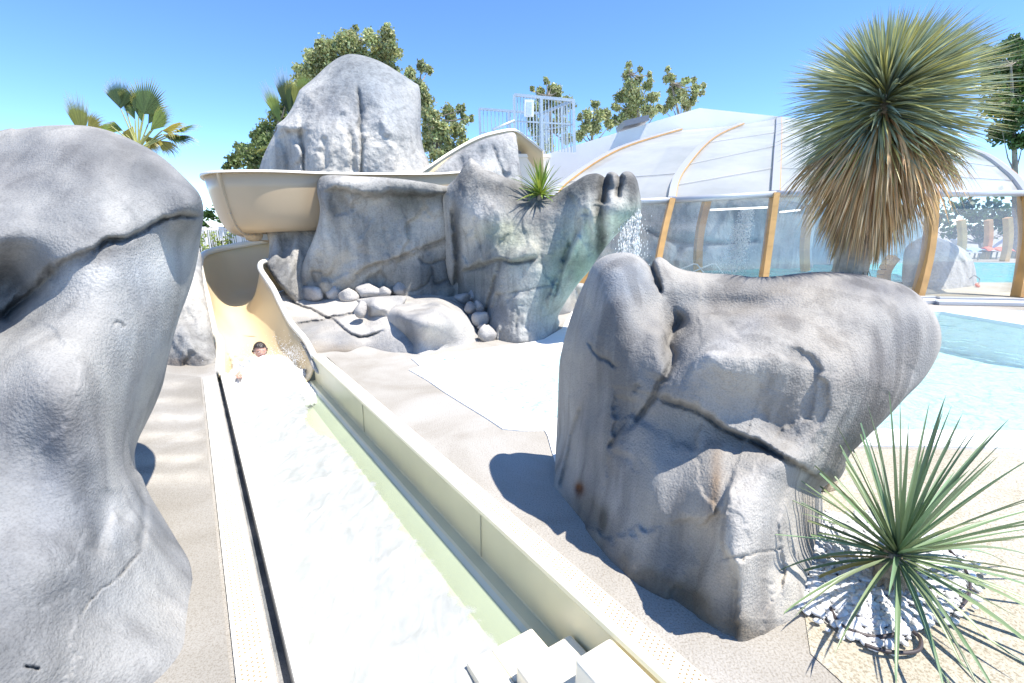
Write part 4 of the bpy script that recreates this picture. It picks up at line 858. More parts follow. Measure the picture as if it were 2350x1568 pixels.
poly = [(x0, zb)]+pr+[(x1, W(2120,446,Yw).z)]+[(x1-.2, W(2120,446,Yw).z)]
def wallmesh(poly, y0, y1):
    n = len(poly); m = MB()
    m.add([(x,y0,z) for x,z in poly]+[(x,y1,z) for x,z in poly], [tuple(range(n)), tuple(range(n,2*n))[::-1]]+[(i,n+i,n+(i+1)%n,(i+1)%n) for i in range(n)]); return m
poly = [(x0,-.1)]+pr+[(x1,W(2120,452,Yw).z),(W(1880,452,Yw).x, W(1880,452,Yw).z),(W(1880,452,Yw).x,-.1)]
wallmesh(poly, Yw, Yw+.35).build('wall', M['render'], hall)
m = MB()
rf = [W(1256,353,Yw), W(1605,248,Yw), W(2120,312,Yw)]
a, b, c = rf
m.add([(a.x,Yw+.36,a.z-.06),(b.x,Yw+.36,b.z-.06),(b.x,Yw+9,b.z-.06),(a.x,Yw+9,a.z-.06),(c.x,Yw+.36,c.z-.06),(c.x,Yw+9,c.z-.06)], [(0,1,2,3),(1,4,5,2)])
ro = m.build('roof', M['cap'], hall); solid(ro, .12)
sp_ = MB(); a, b = W(1423,292,Yw+.6), W(1478,279,Yw+.6); sp_.beam(a, b, 1.6, .22); sp_.build('roof_panel', M['solar'], hall)
# low annex with pipe
Ya = 13.6
annex = empty('annex', W(1215,420,Ya), 'small white wall block with a grey cap beside the rock, below the railing', 'wall')
a, b = W(1177,362,Ya), W(1262,366,Ya)
ax = MB(); ax.prism([(a.x, Ya), (b.x, Ya), (b.x+.1, Ya+2.6), (a.x-.12, Ya+2.6)], -.1, a.z); ax.build('wall', M['render'], annex)
cpm = MB(); cpm.prism([(a.x-.05, Ya-.06), (b.x+.03, Ya-.06), (b.x+.1, Ya+2.66), (a.x-.17, Ya+2.66)], a.z+.003, a.z+.085); cpm.build('wall_cap', M['cap'], annex)
pp = MB(); pz = W(1200,348,Ya+.25); pp.tube([W(1190,354,Ya+.5), W(1188,350,Ya+.32), W(1195,348,Ya+.25), W(1205,347.5,Ya+.25), W(1236,349,Ya+.25), W(1243,350,Ya+.3), W(1245,352,Ya+.5)], .085, 12)
o = pp.build('pipe', M['pvc'], None, True); tag(o, 'thick grey plastic pipe with elbows, lying on the cap of the white annex wall', 'pipe')
# ---- glazed dome
dome = empty('glazed_dome', (8,16,0), 'translucent glazed dome on curved wooden ribs, over the indoor pool', 'glass dome')
zk = 2.42
def kn(px, py=448): return G(px, py, zk)
feet = [(1.75,13.6),(3.62,12.3),(6.05,11.55),(9.75,11.3),(13.4,11.75),(19,13.8),(24,18)]
knees = []
for i, (x, y) in enumerate(feet): knees.append((x+.0, y))
kpx = [1345,1537,1778,2135,2352,None,None]
# rib: foot, knee point, then curve to the hall
tops = [W(1560,300,Yw-.1), W(1700,288,Yw-.1), W(1786,274,Yw-.1), W(2010,296,Yw-.1), W(2178,322,Yw-.1), None, None]
KN = [W(1372,468,13.9), W(1541,460,12.6), W(1778,446,11.9), W(2140,445,11.7), W(2352,444,12.3)]
FT = [G(1332,655), G(1516,0+655), G(1755,672), G(2110,676), G(2338,660)]
FT = [Vector((KN[0].x-.15, 13.5, 0)), Vector((KN[1].x-.30, 12.25, 0)), Vector((KN[2].x-.18, 11.6, 0)), Vector((KN[3].x-.05, 11.45, 0)), Vector((KN[4].x+.05, 12.0, 0))]
TOP = [W(1560,300,Yw-.1), W(1702,287,Yw-.1), W(1786,273,Yw-.1), W(1960,292,Yw-.1), W(2120,322,Yw-.1)]
mids = [[W(1300,420,15.5), W(1420,345,18)] , [W(1560,400,13.8), W(1630,322,17)], [W(1783,352,14.6), W(1786,300,18)], [W(2130,380,14.6), W(2060,320,18)], [W(2312,398,14.6), W(2240,352,18)]]
KN[0] = W(1262,470,14.2)
ribs = []
for i in range(5):
    c_ = smoothpoly([tuple(KN[i]), tuple(mids[i][0]), tuple(mids[i][1]), tuple(TOP[i])], False, 8)
    ribs.append([Vector(p) for p in c_])
foot_px = [None,(1516,592),(1752,640),(2106,665),(2338,652)]
for i in range(5):
    up_ = ribs[i]
    # wooden post from the ground to the knee, slightly bowed
    f = FT[i].copy()
    if foot_px[i]:
        q_ = W(foot_px[i][0], foot_px[i][1], FT[i].y); f = Vector((q_.x, FT[i].y, q_.z))
    k0 = KN[i]; base = f+(f-k0)*(f.z/(k0.z-f.z)) if k0.z-f.z > .1 else f
    bow = {0:-.0,1:-.05,2:0,3:.10,4:.10}[i]
    pts = [base.lerp(k0, t)+Vector((bow*math.sin(math.pi*t), 0, 0)) for t in np.linspace(0, 1, 9)]
    if i > 0:
        m = MB()
        for a, b in zip(pts[:-1], pts[1:]): m.beam(a, b+(b-a).normalized()*.01, .13, .30, up=(.15,1,0))
        m.build('wooden_post', M['wood'], dome)
    m = MB()
    nx = Vector((1,0,0))
    m.grid([[p-nx*.09+Vector((0,0,.0)), p-nx*.09+Vector((0,-.03,.08)), p+nx*.08+Vector((0,-.03,.08)), p+nx*.08] for p in up_])
    ro = m.build('rib_cover', M['alul'], dome); solid(ro, .02, 0)
    m = MB(); m.grid([[p+nx*.085+Vector((0,-.02,.03)), p+nx*.085+Vector((0,-.04,.085)), p+nx*.105+Vector((0,-.04,.085)), p+nx*.105+Vector((0,-.02,.03))] for p in up_]); ro = m.build('wooden_edge', M['wood'], dome)
    m = MB()
    m.grid([[p+nx*.05+Vector((0,0,-.18)), p+nx*.11+Vector((0,0,-.02)), p-nx*.11+Vector((0,0,-.02)), p-nx*.05+Vector((0,0,-.18))] for p in up_]); m.build('wooden_rib', M['wood'], dome)
for i in range(4):
    A, B = ribs[i], ribs[i+1]; m = MB(); rows = []
    for j in range(len(A)):
        rows.append([A[j].lerp(B[j], t)+Vector((0, 0, .0)) for t in np.linspace(.0, 1, 9)])
    m.grid(rows); m.build('roof_panel', M['poly'], dome, True)
    for jj in ((5,10,15) if i else (8,)):
        pb = MB(); pb.tube([A[jj].lerp(B[jj], t)+Vector((0,-.02,.02)) for t in np.linspace(.02,.98,7)], .011, 6); pb.build('purlin', M['alul'], dome)
    kb = MB(); kb.tube([KN[i]+Vector((.0,-.05,0)), KN[i+1]+Vector((0,-.05,0))], .075, 8); kb.build('knee_rail', M['alu'], dome, True)
    g_ = MB(); fb = [Vector((KN[k].x, FT[k].y+.0, .12)) for k in (i, i+1)]
    rows = []
    for t in np.linspace(0, 1, 7):
        rows.append([KN[i].lerp(fb[0], t)+Vector((0, -.12*math.sin(t*math.pi)+.06, 0)), KN[i+1].lerp(fb[1], t)+Vector((0,-.12*math.sin(t*math.pi)+.06,0))])
    g_.grid(rows); g_.build('glass_panel', M['glass'], dome, True)
m = MB(); m.beam(W(1333,662,12.9), W(1353,592,12.9), .16, .3, up=(.15,1,0)); m.build('wooden_post', M['wood'], dome)
# right end: side arch sweeping down beyond the picture
c_ = smoothpoly([tuple(W(2178,318,15.5)), tuple(W(2260,352,14.6)), tuple(W(2330,398,13.6)), tuple(W(2390,470,12.6)), tuple(W(2400,560,12.3)), tuple(G(2395,660))], False, 6)
# base rail of the sliding front
bs = MB(); bs.beam(G(1500,697,.09), G(2148,688,.09), .18, .16); bs.beam(G(2150,690,.09), G(2700,700,.09), .18, .16); bs.build('base_rail', M['alu'], dome)
ct_ = MB(); ct_.beam(G(1500,697,.19), G(2148,688,.19), .10, .035); ct_.beam(G(2150,690,.19), G(2700,700,.19), .10, .035); ct_.build('base_rail_cap', M['cap'], dome)
# far side posts seen through the glass
for pxt, pyt, pxb, pyb, Y in ((1622,462,1603,625,17.5),(1862,470,1848,622,19),(2052,590,2032,640,15.0),(2205,505,2200,610,24),(2312,500,2306,580,24),(2268,505,2258,600,26)):
    m = MB(); a, b = W(pxb,pyb,Y), W(pxt,pyt,Y); a2 = a+(a-b)*((a.z)/(b.z-a.z))
    pts = [a2.lerp(b, t)+Vector((.12*math.sin(math.pi*t)*(1 if pxb > 2050 else -1), 0, 0)) for t in np.linspace(0, 1, 7)]
    for p, q_ in zip(pts[:-1], pts[1:]): m.beam(p, q_, .22, .3, up=(0,1,0))
    m.build('wooden_post', M['wood'], dome)
# indoor rock wall, tinted blue-green by its paint
M['rockI'] = rockmat('rock_indoor', (.25,.29,.31), (.38,.43,.46), (.52,.57,.60), .7, .02, 14, .6, (.50,.50,.48), .5)
r_ = rock('rock_wall', [(1290,640),(1330,560),(1380,470),(1440,452),(1600,455),(1760,458),(1840,470),(1860,520),(1864,600),(1868,680),(1700,690),(1500,700),(1290,700)],
  [(1340,600,15),(1440,470,19.5),(1440,600,18.5),(1560,470,20),(1560,600,19),(1700,470,20.5),(1700,610,20),(1850,500,20.5),(1850,600,21),(1600,560,19.6)], M['rockI'],
  [('groove',[(1470,520),(1520,545),(1580,560),(1640,560),(1740,555)],5,.3,.5),('groove',[(1560,560),(1550,600),(1530,640)],8,.3,.35),('groove',[(1680,470),(1690,520),(1680,600)],10,.3,.2),('bump',1590,530,40,18,.4),('step',[(1380,560),(1400,540),(1480,520)],30,.3,.2)],
  [(1400,540,90,80,0,(.86,.72,.62),.85),(1520,500,70,50,0,(.95,.84,.78),.7),(1700,480,120,30,0,(.9,.86,.86),.5),(1620,620,90,14,0,(.62,.66,.6),.6),(1700,550,80,50,0,(.85,1.0,1.1),.7)], sp=5, rw=20, ra=.5, thick=1.2, tw=60, amp=.12, nsc=.5, seed=51, ripple=.12)
tag(r_, 'painted blue-grey indoor rock wall seen through the glass, behind the waterfall', 'rock wall')
r_ = rock('rock_wall', [(1830,478),(1900,468),(2000,470),(2100,474),(2130,520),(2140,640),(1990,640),(1850,640),(1840,560)],
  [(1850,500,22.4),(1950,500,23),(2100,500,23.6),(1850,600,22.6),(2100,600,23.6),(1950,590,23)], M['rockI'], [('groove',[(1900,480),(1905,560),(1895,600)],8,.3,.2)],
  [(1950,540,120,60,0,(.72,.90,1.1),.8)], sp=6, rw=20, ra=.4, thick=.8, tw=60, amp=.12, nsc=.5, seed=52)
tag(r_, 'darker blue indoor rock wall farther back, right of the middle rib', 'rock wall')
r_ = rock('boulder', [(2072,600),(2078,570),(2100,552),(2125,542),(2150,546),(2180,556),(2212,572),(2230,592),(2240,625),(2240,660),(2225,690),(2150,700),(2080,700),(2070,650)],
  [(2072,655,'z',0),(2110,662,'z',0),(2200,662,'z',0),(2238,655,'z',0),(2150,555,14.6),(2100,570,14.4),(2200,590,14.2),(2150,620,13.7)], M['rockF'],
  [('step',[(2225,690),(2222,640),(2212,600),(2180,565)],25,.15,.1),('bump',2150,600,30,20,.1)],
  [(2140,590,50,30,10,(.55,.62,.72),.8),(2230,620,14,50,0,(1.15,1.15,1.12),.7)], sp=4, rw=16, ra=.4, thick=1, tw=50, amp=.05, nsc=1.2, seed=53)
tag(r_, 'smooth grey and white boulder at the edge of the indoor pool', 'boulder')
# pool ladder
ld = empty('pool_ladder', G(1650,625), 'thin white pool handrail rising from the indoor pool edge', 'handrail')
for dx, sc_ in ((0,1),(-42,.8)):
    m = MB(); m.tube([W(1588+dx*.9,640,17), W(1590+dx,624,17), W(1634+dx,606,17), W(1642+dx,607,17), W(1668+dx,640,17)], .022, 6); m.build('rail', M['cap'], ld, True)
# light tube hung inside
for a, b, lb in (((1630,482),(1762,476),'bright fluorescent tube hanging left of the middle wooden post'),((1790,487),(1836,482),'bright fluorescent tube hanging right of the middle wooden post')):
    m = MB(); m.tube([W(*a,17.5), W(*b,17.5)], .03, 8)
    lm, lnt, lo_ = mat('lamp'); e_ = N(lnt, 'ShaderNodeEmission'); e_.inputs[1].default_value = 1.3; lnt.links.new(e_.outputs[0], lo_.inputs[0])
    o = m.build('tube_lamp', lm); tag(o, lb, 'lamp')
# loungers beyond
M['lsling'] = simple('sling', (.75,.75,.74), .7); M['lred'] = simple('redtowel', (.85,.18,.10), .8); M['ldark'] = simple('ldark', (.12,.13,.14), .6)
def lounger(px, py, Y, flip, label, grp='sun loungers beyond the glass dome'):
    c = W(px, py, Y); c.z = 0; t = empty('sun_lounger', c, label, 'sun lounger', grp); s_ = flip
    m = MB(); m.beam(c+Vector((-.95*s_,0,.38)), c+Vector((.35*s_,0,.38)), .62, .05, up=(0,0,1)); m.build('seat', M['lsling'], t)
    m = MB(); m.beam(c+Vector((.36*s_,0,.40)), c+Vector((.95*s_,.0,.98)), .62, .05, up=(0,0,1)); m.build('backrest', M['lsling'], t)
    for dx in (-.85,.3):
        for dy in (-.27,.27): m = MB(); m.beam(c+Vector((dx*s_,dy,0)), c+Vector((dx*s_,dy,.36)), .05, .05); m.build('leg', M['ldark'], t)
    return t
lounger(2195,590,25,-1,'white lounger farthest left beyond the glass, back raised'); lounger(2225,592,26,-1,'white lounger next to the folded blue towel'); lounger(2262,590,26,1,'white lounger with a steep back, second from the right')
lounger(2296,590,26.5,1,'white lounger at the right under the raised red towel')
def towel(px, py, Y, m_, label, w=.7):
    c = W(px, py, Y); rows = [[c+Vector((x, y, .06*math.sin(x*9+y*5)+.05*math.cos(y*11))) for x in np.linspace(-w/2, w/2, 14)] for y in np.linspace(-.3,.3,8)]
    o = MB().grid(rows).build('towel', m_, None, True); solid(o, .02); tag(o, label, 'towel')
towel(2288,572,25.4,M['lred'],'bright red towel lying on a lounger beyond the dome',1.4); towel(2228,573,25.2,simple('bluetowel',(.35,.55,.8),.8),'light blue and white towel on a lounger beyond the dome',.9)
o = MB(); o.tube([W(2226,652,14.2), W(2224,640,14.1), W(2236,632,14.2), W(2248,640,14.2), W(2246,652,14.0), W(2240,656,13.9)], .012, 6); o = o.build('cable', M['ldark'], None, True); tag(o, 'thin grey cable loop beside the indoor boulder', 'cable')
o = MB(); o.beam(W(2240,652,13.9), W(2246,658,13.8), .06, .06); o = o.build('plug', M['lred']); tag(o, 'small red plug on the indoor deck at the boulder', 'plug')
# ---- railing cage on the platform
def lerp2(a, b, t): return (a[0]+(b[0]-a[0])*t, a[1]+(b[1]-a[1])*t)
def panel(obj, A, B, C, D, Ya_, Yb_, nbar, mid=None, posts=(0,1), rr_=.035, rb=.014):
    """A,B top left/right; C,D bottom left/right, as seen"""
    m = MB(); m.beam(W(*A,Ya_), W(*B,Yb_), .07, .07); m.build('top_rail', M['galvb'], obj)
    if mid:
        m = MB(); m.beam(W(*mid[0],Ya_), W(*mid[1],Yb_), .035, .035); m.build('mid_rail', M['galvb'], obj)
    for t in posts:
        m = MB(); Y_ = Ya_+(Yb_-Ya_)*t; m.beam(W(*lerp2(A,B,t),Y_), W(*lerp2(C,D,t),Y_), .075, .075); m.build('post', M['galvb'], obj)
    for i in range(1, nbar):
        t = i/nbar
        if any(abs(t-p) < .02 for p in posts): continue
        m = MB(); Y_ = Ya_+(Yb_-Ya_)*t; m.tube([W(*lerp2(A,B,t),Y_), W(*lerp2(C,D,t),Y_)], rb, 6); m.build('bar', M['galvb'], obj)
cg = empty('safety_railing', W(1250,370,15), 'tall galvanised cage of vertical bars on the platform above the slide start', 'railing')
panel(cg, (1180,218), (1316,231), (1182,345), (1318,350), 14.2, 14.2, 19, ((1182,278),(1317,286)), (0,.46,1))
panel(cg, (1316,231), (1240,262), (1318,335), (1240,356), 14.3, 17.5, 9, ((1317,286),(1240,300)), (0,.35,1))
cg2 = empty('safety_railing', W(1140,320,17), 'lower galvanised railing behind the crest of the upper flume, left of the tall cage', 'railing')
panel(cg2, (1100,250), (1260,262), (1103,320), (1262,330), 17.5, 17.5, 18, ((1101,304),(1262,316)), (0,.42,.95))
m = MB(); m.tube([W(1133,308,14), W(1132,297,14), W(1181,277,14.1)], .035, 8); m.tube([W(1120,314,14), W(1133,303,14)], .03, 8); o = m.build('handrail', M['galvb'], None, True); tag(o, 'short steel handrail sloping up to the cage from the flume crest', 'handrail')
sg = empty('notice_board', W(1214,248,14.1), 'white notice board with a grey-blue sheet, fixed to the bars of the tall cage', 'notice board')
c_ = W(1214,248,14.12); a, b = W(1204,229,14.12), W(1225,268,14.12)
m = MB(); m.box(a.x, b.x, 14.10, 14.13, b.z, a.z); m.build('board', simple('boardwhite', (.85,.85,.85), .5), sg)
a, b = W(1208,235,14.12), W(1220,263,14.12)
m = MB(); m.box(a.x, b.x, 14.092, 14.099, b.z, a.z); m.build('sheet', simple('sheetblue', (.52,.62,.68), .5, .1, 30), sg)
# ---- white picket fence behind the chute
fn = empty('picket_fence', W(530,580,19), 'white picket fence seen under the slide bend, in front of a hedge', 'fence')
A, B = W(440,526,17.5), W(668,524,22); z0 = 0; zt = None
mw = simple('fencewhite', (.80,.80,.78), .5)
for za_, h_ in ((A.z, .07),):
    m = MB(); m.beam(A, B, .05, .07); m.build('rail', mw, fn); m = MB(); m.beam(Vector((A.x,A.y,.25)), Vector((B.x,B.y,.25)), .05, .07); m.build('rail', mw, fn)
nb = 52
for i in range(nb):
    t = i/(nb-1); p = A.lerp(B, t); m = MB()
    if i % 8 == 5: m.beam(Vector((p.x,p.y,0)), Vector((p.x,p.y,p.z+.08)), .12, .12); m.build('post', mw, fn)
    else: m.beam(Vector((p.x,p.y-.03,.08)), Vector((p.x,p.y-.03,p.z-.02)), .045, .02); m.build('picket', mw, fn)
# ================================================================ plants
def leafmat(name, col, var=.25, rough=.45, tr=.3): return simple(name, col, rough, var, 1.5, attr=True, trans=tr, spec=.4)
M['poplar'] = leafmat('poplar_leaf', (.36,.41,.20)); M['bushleaf'] = leafmat('bush_leaf', (.19,.26,.10)); M['darkleaf'] = leafmat('dark_leaf', (.07,.14,.04))
M['bark'] = simple('bark', (.26,.23,.19), .9, .3, 6, .02, 20); M['hedge'] = leafmat('hedge_leaf', (.10,.20,.04))
def leaves(cent, rad, n, size, r2, flutter=.5, shell=.55, clump=0.0, cseeds=None):
    """n leaf diamonds in a ball; returns verts, faces, tints"""
    d = r2.normal(size=(n,3)); d /= np.linalg.norm(d, axis=1)[:,None]
    rr = rad*(shell+(1-shell)*r2.random(n))*r2.random(n)**.18
    P = np.array(cent)+d*rr[:,None]*np.array([1,1,1.0])
    if cseeds is not None and clump > 0:
        k = r2.integers(0, len(cseeds), n); P = P*(1-clump)+(np.array(cent)+cseeds[k]*rad)*clump+r2.normal(size=(n,3))*rad*.06
    u = r2.normal(size=(n,3)); u /= np.linalg.norm(u, axis=1)[:,None]
    w = r2.normal(size=(n,3)); v = np.cross(u, w); v /= np.linalg.norm(v, axis=1)[:,None]
    s = size*(.6+.8*r2.random(n))[:,None]
    V = np.stack([P-u*s*.5, P+v*s*.36, P+u*s*.5, P-v*s*.36], axis=1).reshape(-1,3)
    t = .65+.7*r2.random(n); T = np.stack([t*(.9+.3*r2.random(n)), t, t*(.8+.3*r2.random(n))], axis=1)
    return V, np.repeat(T, 4, axis=0)
def crown_mesh(name, blobs, Y, dens, size, m, parent, seed, depth=1.0, shell=.3):
    r2 = np.random.default_rng(seed); VV = []; TT = []
    for (px, py, r) in blobs:
        Yb = Y + r2.uniform(-.5,.5)*depth; c = W(px, py, Yb); rad = r*Yb/FPX*1.12
        cs = r2.normal(size=(max(5, int(r/3.2)),3)); cs /= np.linalg.norm(cs, axis=1)[:,None]; cs *= (.45+.6*r2.random((len(cs),1)))
        n = int(dens*(rad/size)**2)+12
        V, T = leaves(tuple(c), rad, n, size, r2, shell=shell, clump=.42, cseeds=cs); VV.append(V); TT.append(T*r2.uniform(.85,1.15))
    V = np.vstack(VV); T = np.vstack(TT); F = np.arange(len(V)).reshape(-1,4)
    return mkobj(name, V, F.tolist(), m, parent, False, T)
def tree(blobs, Y, label, m, trunk, seed, dens=42, size=.125, depth=2.0, cat='tree', grp='trees behind the rocks and the hall', nm='tree'):
    b = W(trunk[0][0], trunk[0][1], Y); b.z = 0
    t = empty(nm, b, label, cat, grp)
    tr = MB(); pts = [Vector((b.x,Y,0))]+[W(px,py,Y) for px, py in trunk[1:]]; L = len(pts)
    tr.tube(pts, [max(.03, .16*(1-i/(L))) for i in range(L)], 7)
    r2 = random.Random(seed)
    for (px, py, r) in blobs:
        c = W(px, py, Y+r2.uniform(-.4,.4)*depth); 
        j = min(range(L), key=lambda k: abs(pts[k].z-(c.z-r*Y/FPX*1.3))); s = pts[j]
        mid = s.lerp(c, .5)+Vector((0,0,-.1*(c-s).length)); tr.tube([s, mid, c], [.045,.03,.01], 5)
    tr.build('trunk', M['bark'], t)
    crown_mesh('crown', blobs, Y, dens, size, m, t, seed, depth)
    return t
tree([(720,150,34),(748,118,34),(780,100,26),(812,112,36),(800,92,22),(848,88,22),(893,82,22),(886,100,26),(905,130,24),(872,125,36),(700,184,32),(905,158,22),(780,160,46),(842,150,40),(690,215,30),(818,66,9),(812,82,12),(846,72,12),(888,62,9),(735,108,18),(715,130,20),(685,160,16),(730,190,30),(680,240,26),(900,110,18)], 24, 'largest poplar, its pale crown spreading above the tall crag', M['poplar'], [(790,600),(790,400),(785,250),(800,160),(810,100)], 61)
tree([(948,172,20),(968,152,15),(982,160,13),(962,200,26),(975,235,26),(992,270,28),(1010,300,28),(1030,262,24),(1060,252,15),(1066,272,14),(1050,300,26),(1082,272,9),(990,330,28),(1025,335,26),(1000,360,22),(1060,330,18),(985,300,20),(950,200,20)], 22, 'leaning poplar crown just right of the tall crag', M['poplar'], [(1000,600),(1000,420),(1000,330),(975,260),(962,190)], 62)
tree([(640,268,26),(612,300,28),(585,318,24),(560,345,26),(620,335,36),(580,362,34),(540,372,22),(655,240,24),(600,380,40),(650,300,30),(520,384,14),(670,210,20)], 19, 'dark green bushy tree left of the crag, above the bend rim', M['bushleaf'], [(610,600),(610,440),(615,350),(640,280)], 63, 42, .12)
tree([(1254,186,10),(1264,202,16),(1278,212,18),(1240,212,14),(1300,228,16),(1256,240,26),(1290,248,20),(1232,250,16),(1222,280,18),(1240,300,26),(1285,290,26),(1310,240,12),(1250,330,24),(1300,320,18),(1222,205,8)], 26, 'poplar seen through the bars of the tall cage', M['poplar'], [(1270,600),(1270,400),(1265,300),(1258,220)], 64)
tree([(1348,262,17),(1366,240,13),(1340,290,20),(1376,262,18),(1392,262,14),(1332,310,18),(1362,292,22),(1400,285,16),(1330,270,10)], 27, 'low poplar crown between the cage and the hall gable', M['poplar'], [(1360,600),(1360,400),(1358,330),(1362,270)], 65)
tree([(1443,150,10),(1440,172,15),(1448,196,20),(1466,182,13),(1490,172,9),(1488,194,16),(1428,220,20),(1462,230,28),(1500,222,18),(1450,262,26),(1412,248,14),(1410,276,14),(1492,256,22),(1512,250,12),(1425,275,16),(1470,160,9)], 28, 'tallest of the poplars behind the hall, left of the gable peak', M['poplar'], [(1466,600),(1466,400),(1470,300),(1462,240),(1446,170)], 66)
tree([(1532,160,9),(1536,182,15),(1548,205,18),(1572,188,12),(1590,185,10),(1596,205,14),(1565,222,20),(1540,236,18),(1592,230,14),(1614,196,9),(1610,215,9),(1575,245,16),(1525,255,12)], 29, 'slim poplar right behind the peak of the white gable', M['poplar'], [(1560,600),(1560,400),(1562,280),(1540,190)], 67)
tree([(2300,118,26),(2330,105,26),(2350,120,24),(2278,150,26),(2262,135,14),(2320,160,36),(2275,190,28),(2320,215,40),(2360,180,40),(2290,240,36),(2335,270,38),(2300,300,30),(2350,320,30),(2262,110,10),(2375,250,40)], 26, 'dark tall tree at the right edge, behind the big yucca crown', M['darkleaf'], [(2330,600),(2330,400),(2325,250),(2320,150)], 68, 46, .17)
tree([(480,492,18),(510,500,20),(470,510,18),(545,506,22),(585,512,20),(500,480,14),(620,515,18)], 26, 'dark tree behind the hedge, visible under the slide bend', M['darkleaf'], [(520,600),(520,540),(520,510)], 69, 20, .2)
# garden seen through the glass, far right
tree([(2160,500,26),(2200,480,40),(2245,495,36),(2290,480,44),(2340,490,40),(2390,480,44),(2180,530,26),(2240,530,30),(2330,530,34),(2300,505,34),(2130,520,24)], 33, 'dark shrubbery behind the sun loungers, dim through the dome', M['darkleaf'], [(2250,600),(2250,560),(2250,500)], 70, 10, .35, nm='shrub', cat='shrub', grp=None)
# hedge
hg = MB(); r2 = np.random.default_rng(5); VV = []; TT = []
for i in range(60):
    t = i/59; c = W(430+220*t, 528, 24+3*t); c.z = W(500,528,24).z
    for zz in (.25,.7,1.1):
        V, T = leaves((c.x, c.y, min(zz, 1.9)), .42, 70, .10, r2); VV.append(V); TT.append(T)
V = np.vstack(VV); T = np.vstack(TT); o = mkobj('hedge', V, np.arange(len(V)).reshape(-1,4).tolist(), M['hedge'], None, False, T); tag(o, 'clipped bright green hedge behind the white picket fence', 'hedge')
# green weeds at the fence
for px, lb in ((463,'yellow-green weeds at the foot of the fence, beside the big left boulder'), (497,'thin green weeds climbing before the fence left of its first post'), (520,'taller green weeds by the fence posts, nearer the chute')):
    VV = []; TT = []; r2 = np.random.default_rng(px)
    for k in range(5):
        c = W(px+r2.uniform(-9,9), 575-k*9, 13+r2.uniform(-.3,.3)); V, T = leaves(tuple(c), .11, 40, .05, r2); VV.append(V); TT.append(T)
    V = np.vstack(VV); T = np.vstack(TT); c0 = W(px,585,13)
    o = mkobj('weed', V, np.arange(len(V)).reshape(-1,4).tolist(), M['weed'] if 'weed' in M else M.setdefault('weed', leafmat('weed', (.26,.34,.07))), None, False, T)
    st0 = MB()
    for k in range(6): st0.tube([Vector((c0.x+random.uniform(-.1,.1),13,0)), Vector((c0.x+random.uniform(-.12,.12),13,c0.z+.35))], .006, 4)
    s_ = st0.build('stem', M['weed']); s_.parent = o; tag(o, lb, 'weeds')
# ---------------------------------------------------------------- strap leaves
def strap(mb, base, d, L, w, droop, segs=7, fold=.35, tint=(1,1,1), wprof=None, twist=0., wind=Vector((0,0,0))):
    base = Vector(base); d = Vector(d).normalized(); side = d.cross(Vector((0,0,1)))
    if side.length < .05: side = Vector((1,0,0))
    side.normalize(); side = Matrix.Rotation(twist, 3, d) @ side; P = base.copy(); cur = d.copy(); b = len(mb.v); vs = []; st_ = L/segs
    for i in range(segs+1):
        t = i/segs; wd_ = w*(wprof(t) if wprof else (1-t)**.7*(.7+.6*min(1, t*4)))
        n = side.cross(cur).normalized()
        vs += [P-side*wd_/2+n*wd_*fold*.5, P-n*wd_*fold*.2, P+side*wd_/2+n*wd_*fold*.5]
        cur = (cur + Vector((0,0,-droop*st_/L*(.4+1.2*t))) + wind*st_).normalized()
        P = P + cur*st_
    fs = []
    for i in range(segs):
        a = i*3; fs += [(a,a+1,a+4,a+3),(a+1,a+2,a+5,a+4)]
    tt = tint; b = len(mb.v); mb.v += [tuple(v) for v in vs]; mb.f += [tuple(b+k for k in f) for f in fs]
    for i in range(segs+1):
        t = i/segs; mb.c += [tuple(tt[k]*(1 if t < .9 else .8) for k in range(3))]*3
M['yucca'] = simple('yucca_leaf', (.34,.37,.27), .38, .12, 3, attr=True, trans=.18, spec=.5)
M['dead'] = simple('dead_leaf', (.50,.37,.21), .7, .2, 4, attr=True, trans=.15, spec=.2)
M['ybark'] = simple('yucca_bark', (.40,.33,.24), .9, .35, 14, .03, 18)
rd = random.Random(3)
yb = Vector((2.12, 3.05, 0)); tz = 2.44
yu = empty('yucca_tree', yb, 'tall yucca with big spiky green ball and brown skirt of dead leaves', 'yucca')
tk = MB(); pts = []; rad = []
for i in range(24):
    z = tz*i/23; pts.append(Vector((yb.x + (.045*z - .12*math.sin(z*1.3)*.5), yb.y + .03*z, z))); rad.append((.105-.012*z/2+.008*math.sin(i*2.7)) if z < 2.1 else .09-.07*(z-2.1)/.34)
tk.tube(pts, rad, 18)
core_p = Vector((pts[-1].x-.03, pts[-1].y, 2.42))
for k in range(240):   # old leaf bases
    z = rd.uniform(.05, 1.75); a = rd.uniform(0, 6.28); i = int(z/tz*23); p = pts[i]; r_ = rad[i]
    q0 = p+Vector((math.cos(a)*r_*.9, math.sin(a)*r_*.9, 0)); strap(tk, q0, Vector((math.cos(a)*.5, math.sin(a)*.5, -1)), rd.uniform(.05,.09), .022, .2, 2, .2)
for i_ in range(1): tk.tube([core_p+Vector((0,0,-.12)), core_p+Vector((0,0,-.06)), core_p, core_p+Vector((0,0,.05))], [.05,.075,.07,.02], 10)
tko = tk.build('trunk', M['ybark'], yu)
core = Vector((pts[-1].x-.03, pts[-1].y, 2.44)); print('yucca core', proj(core), proj(yb))
gm = MB()
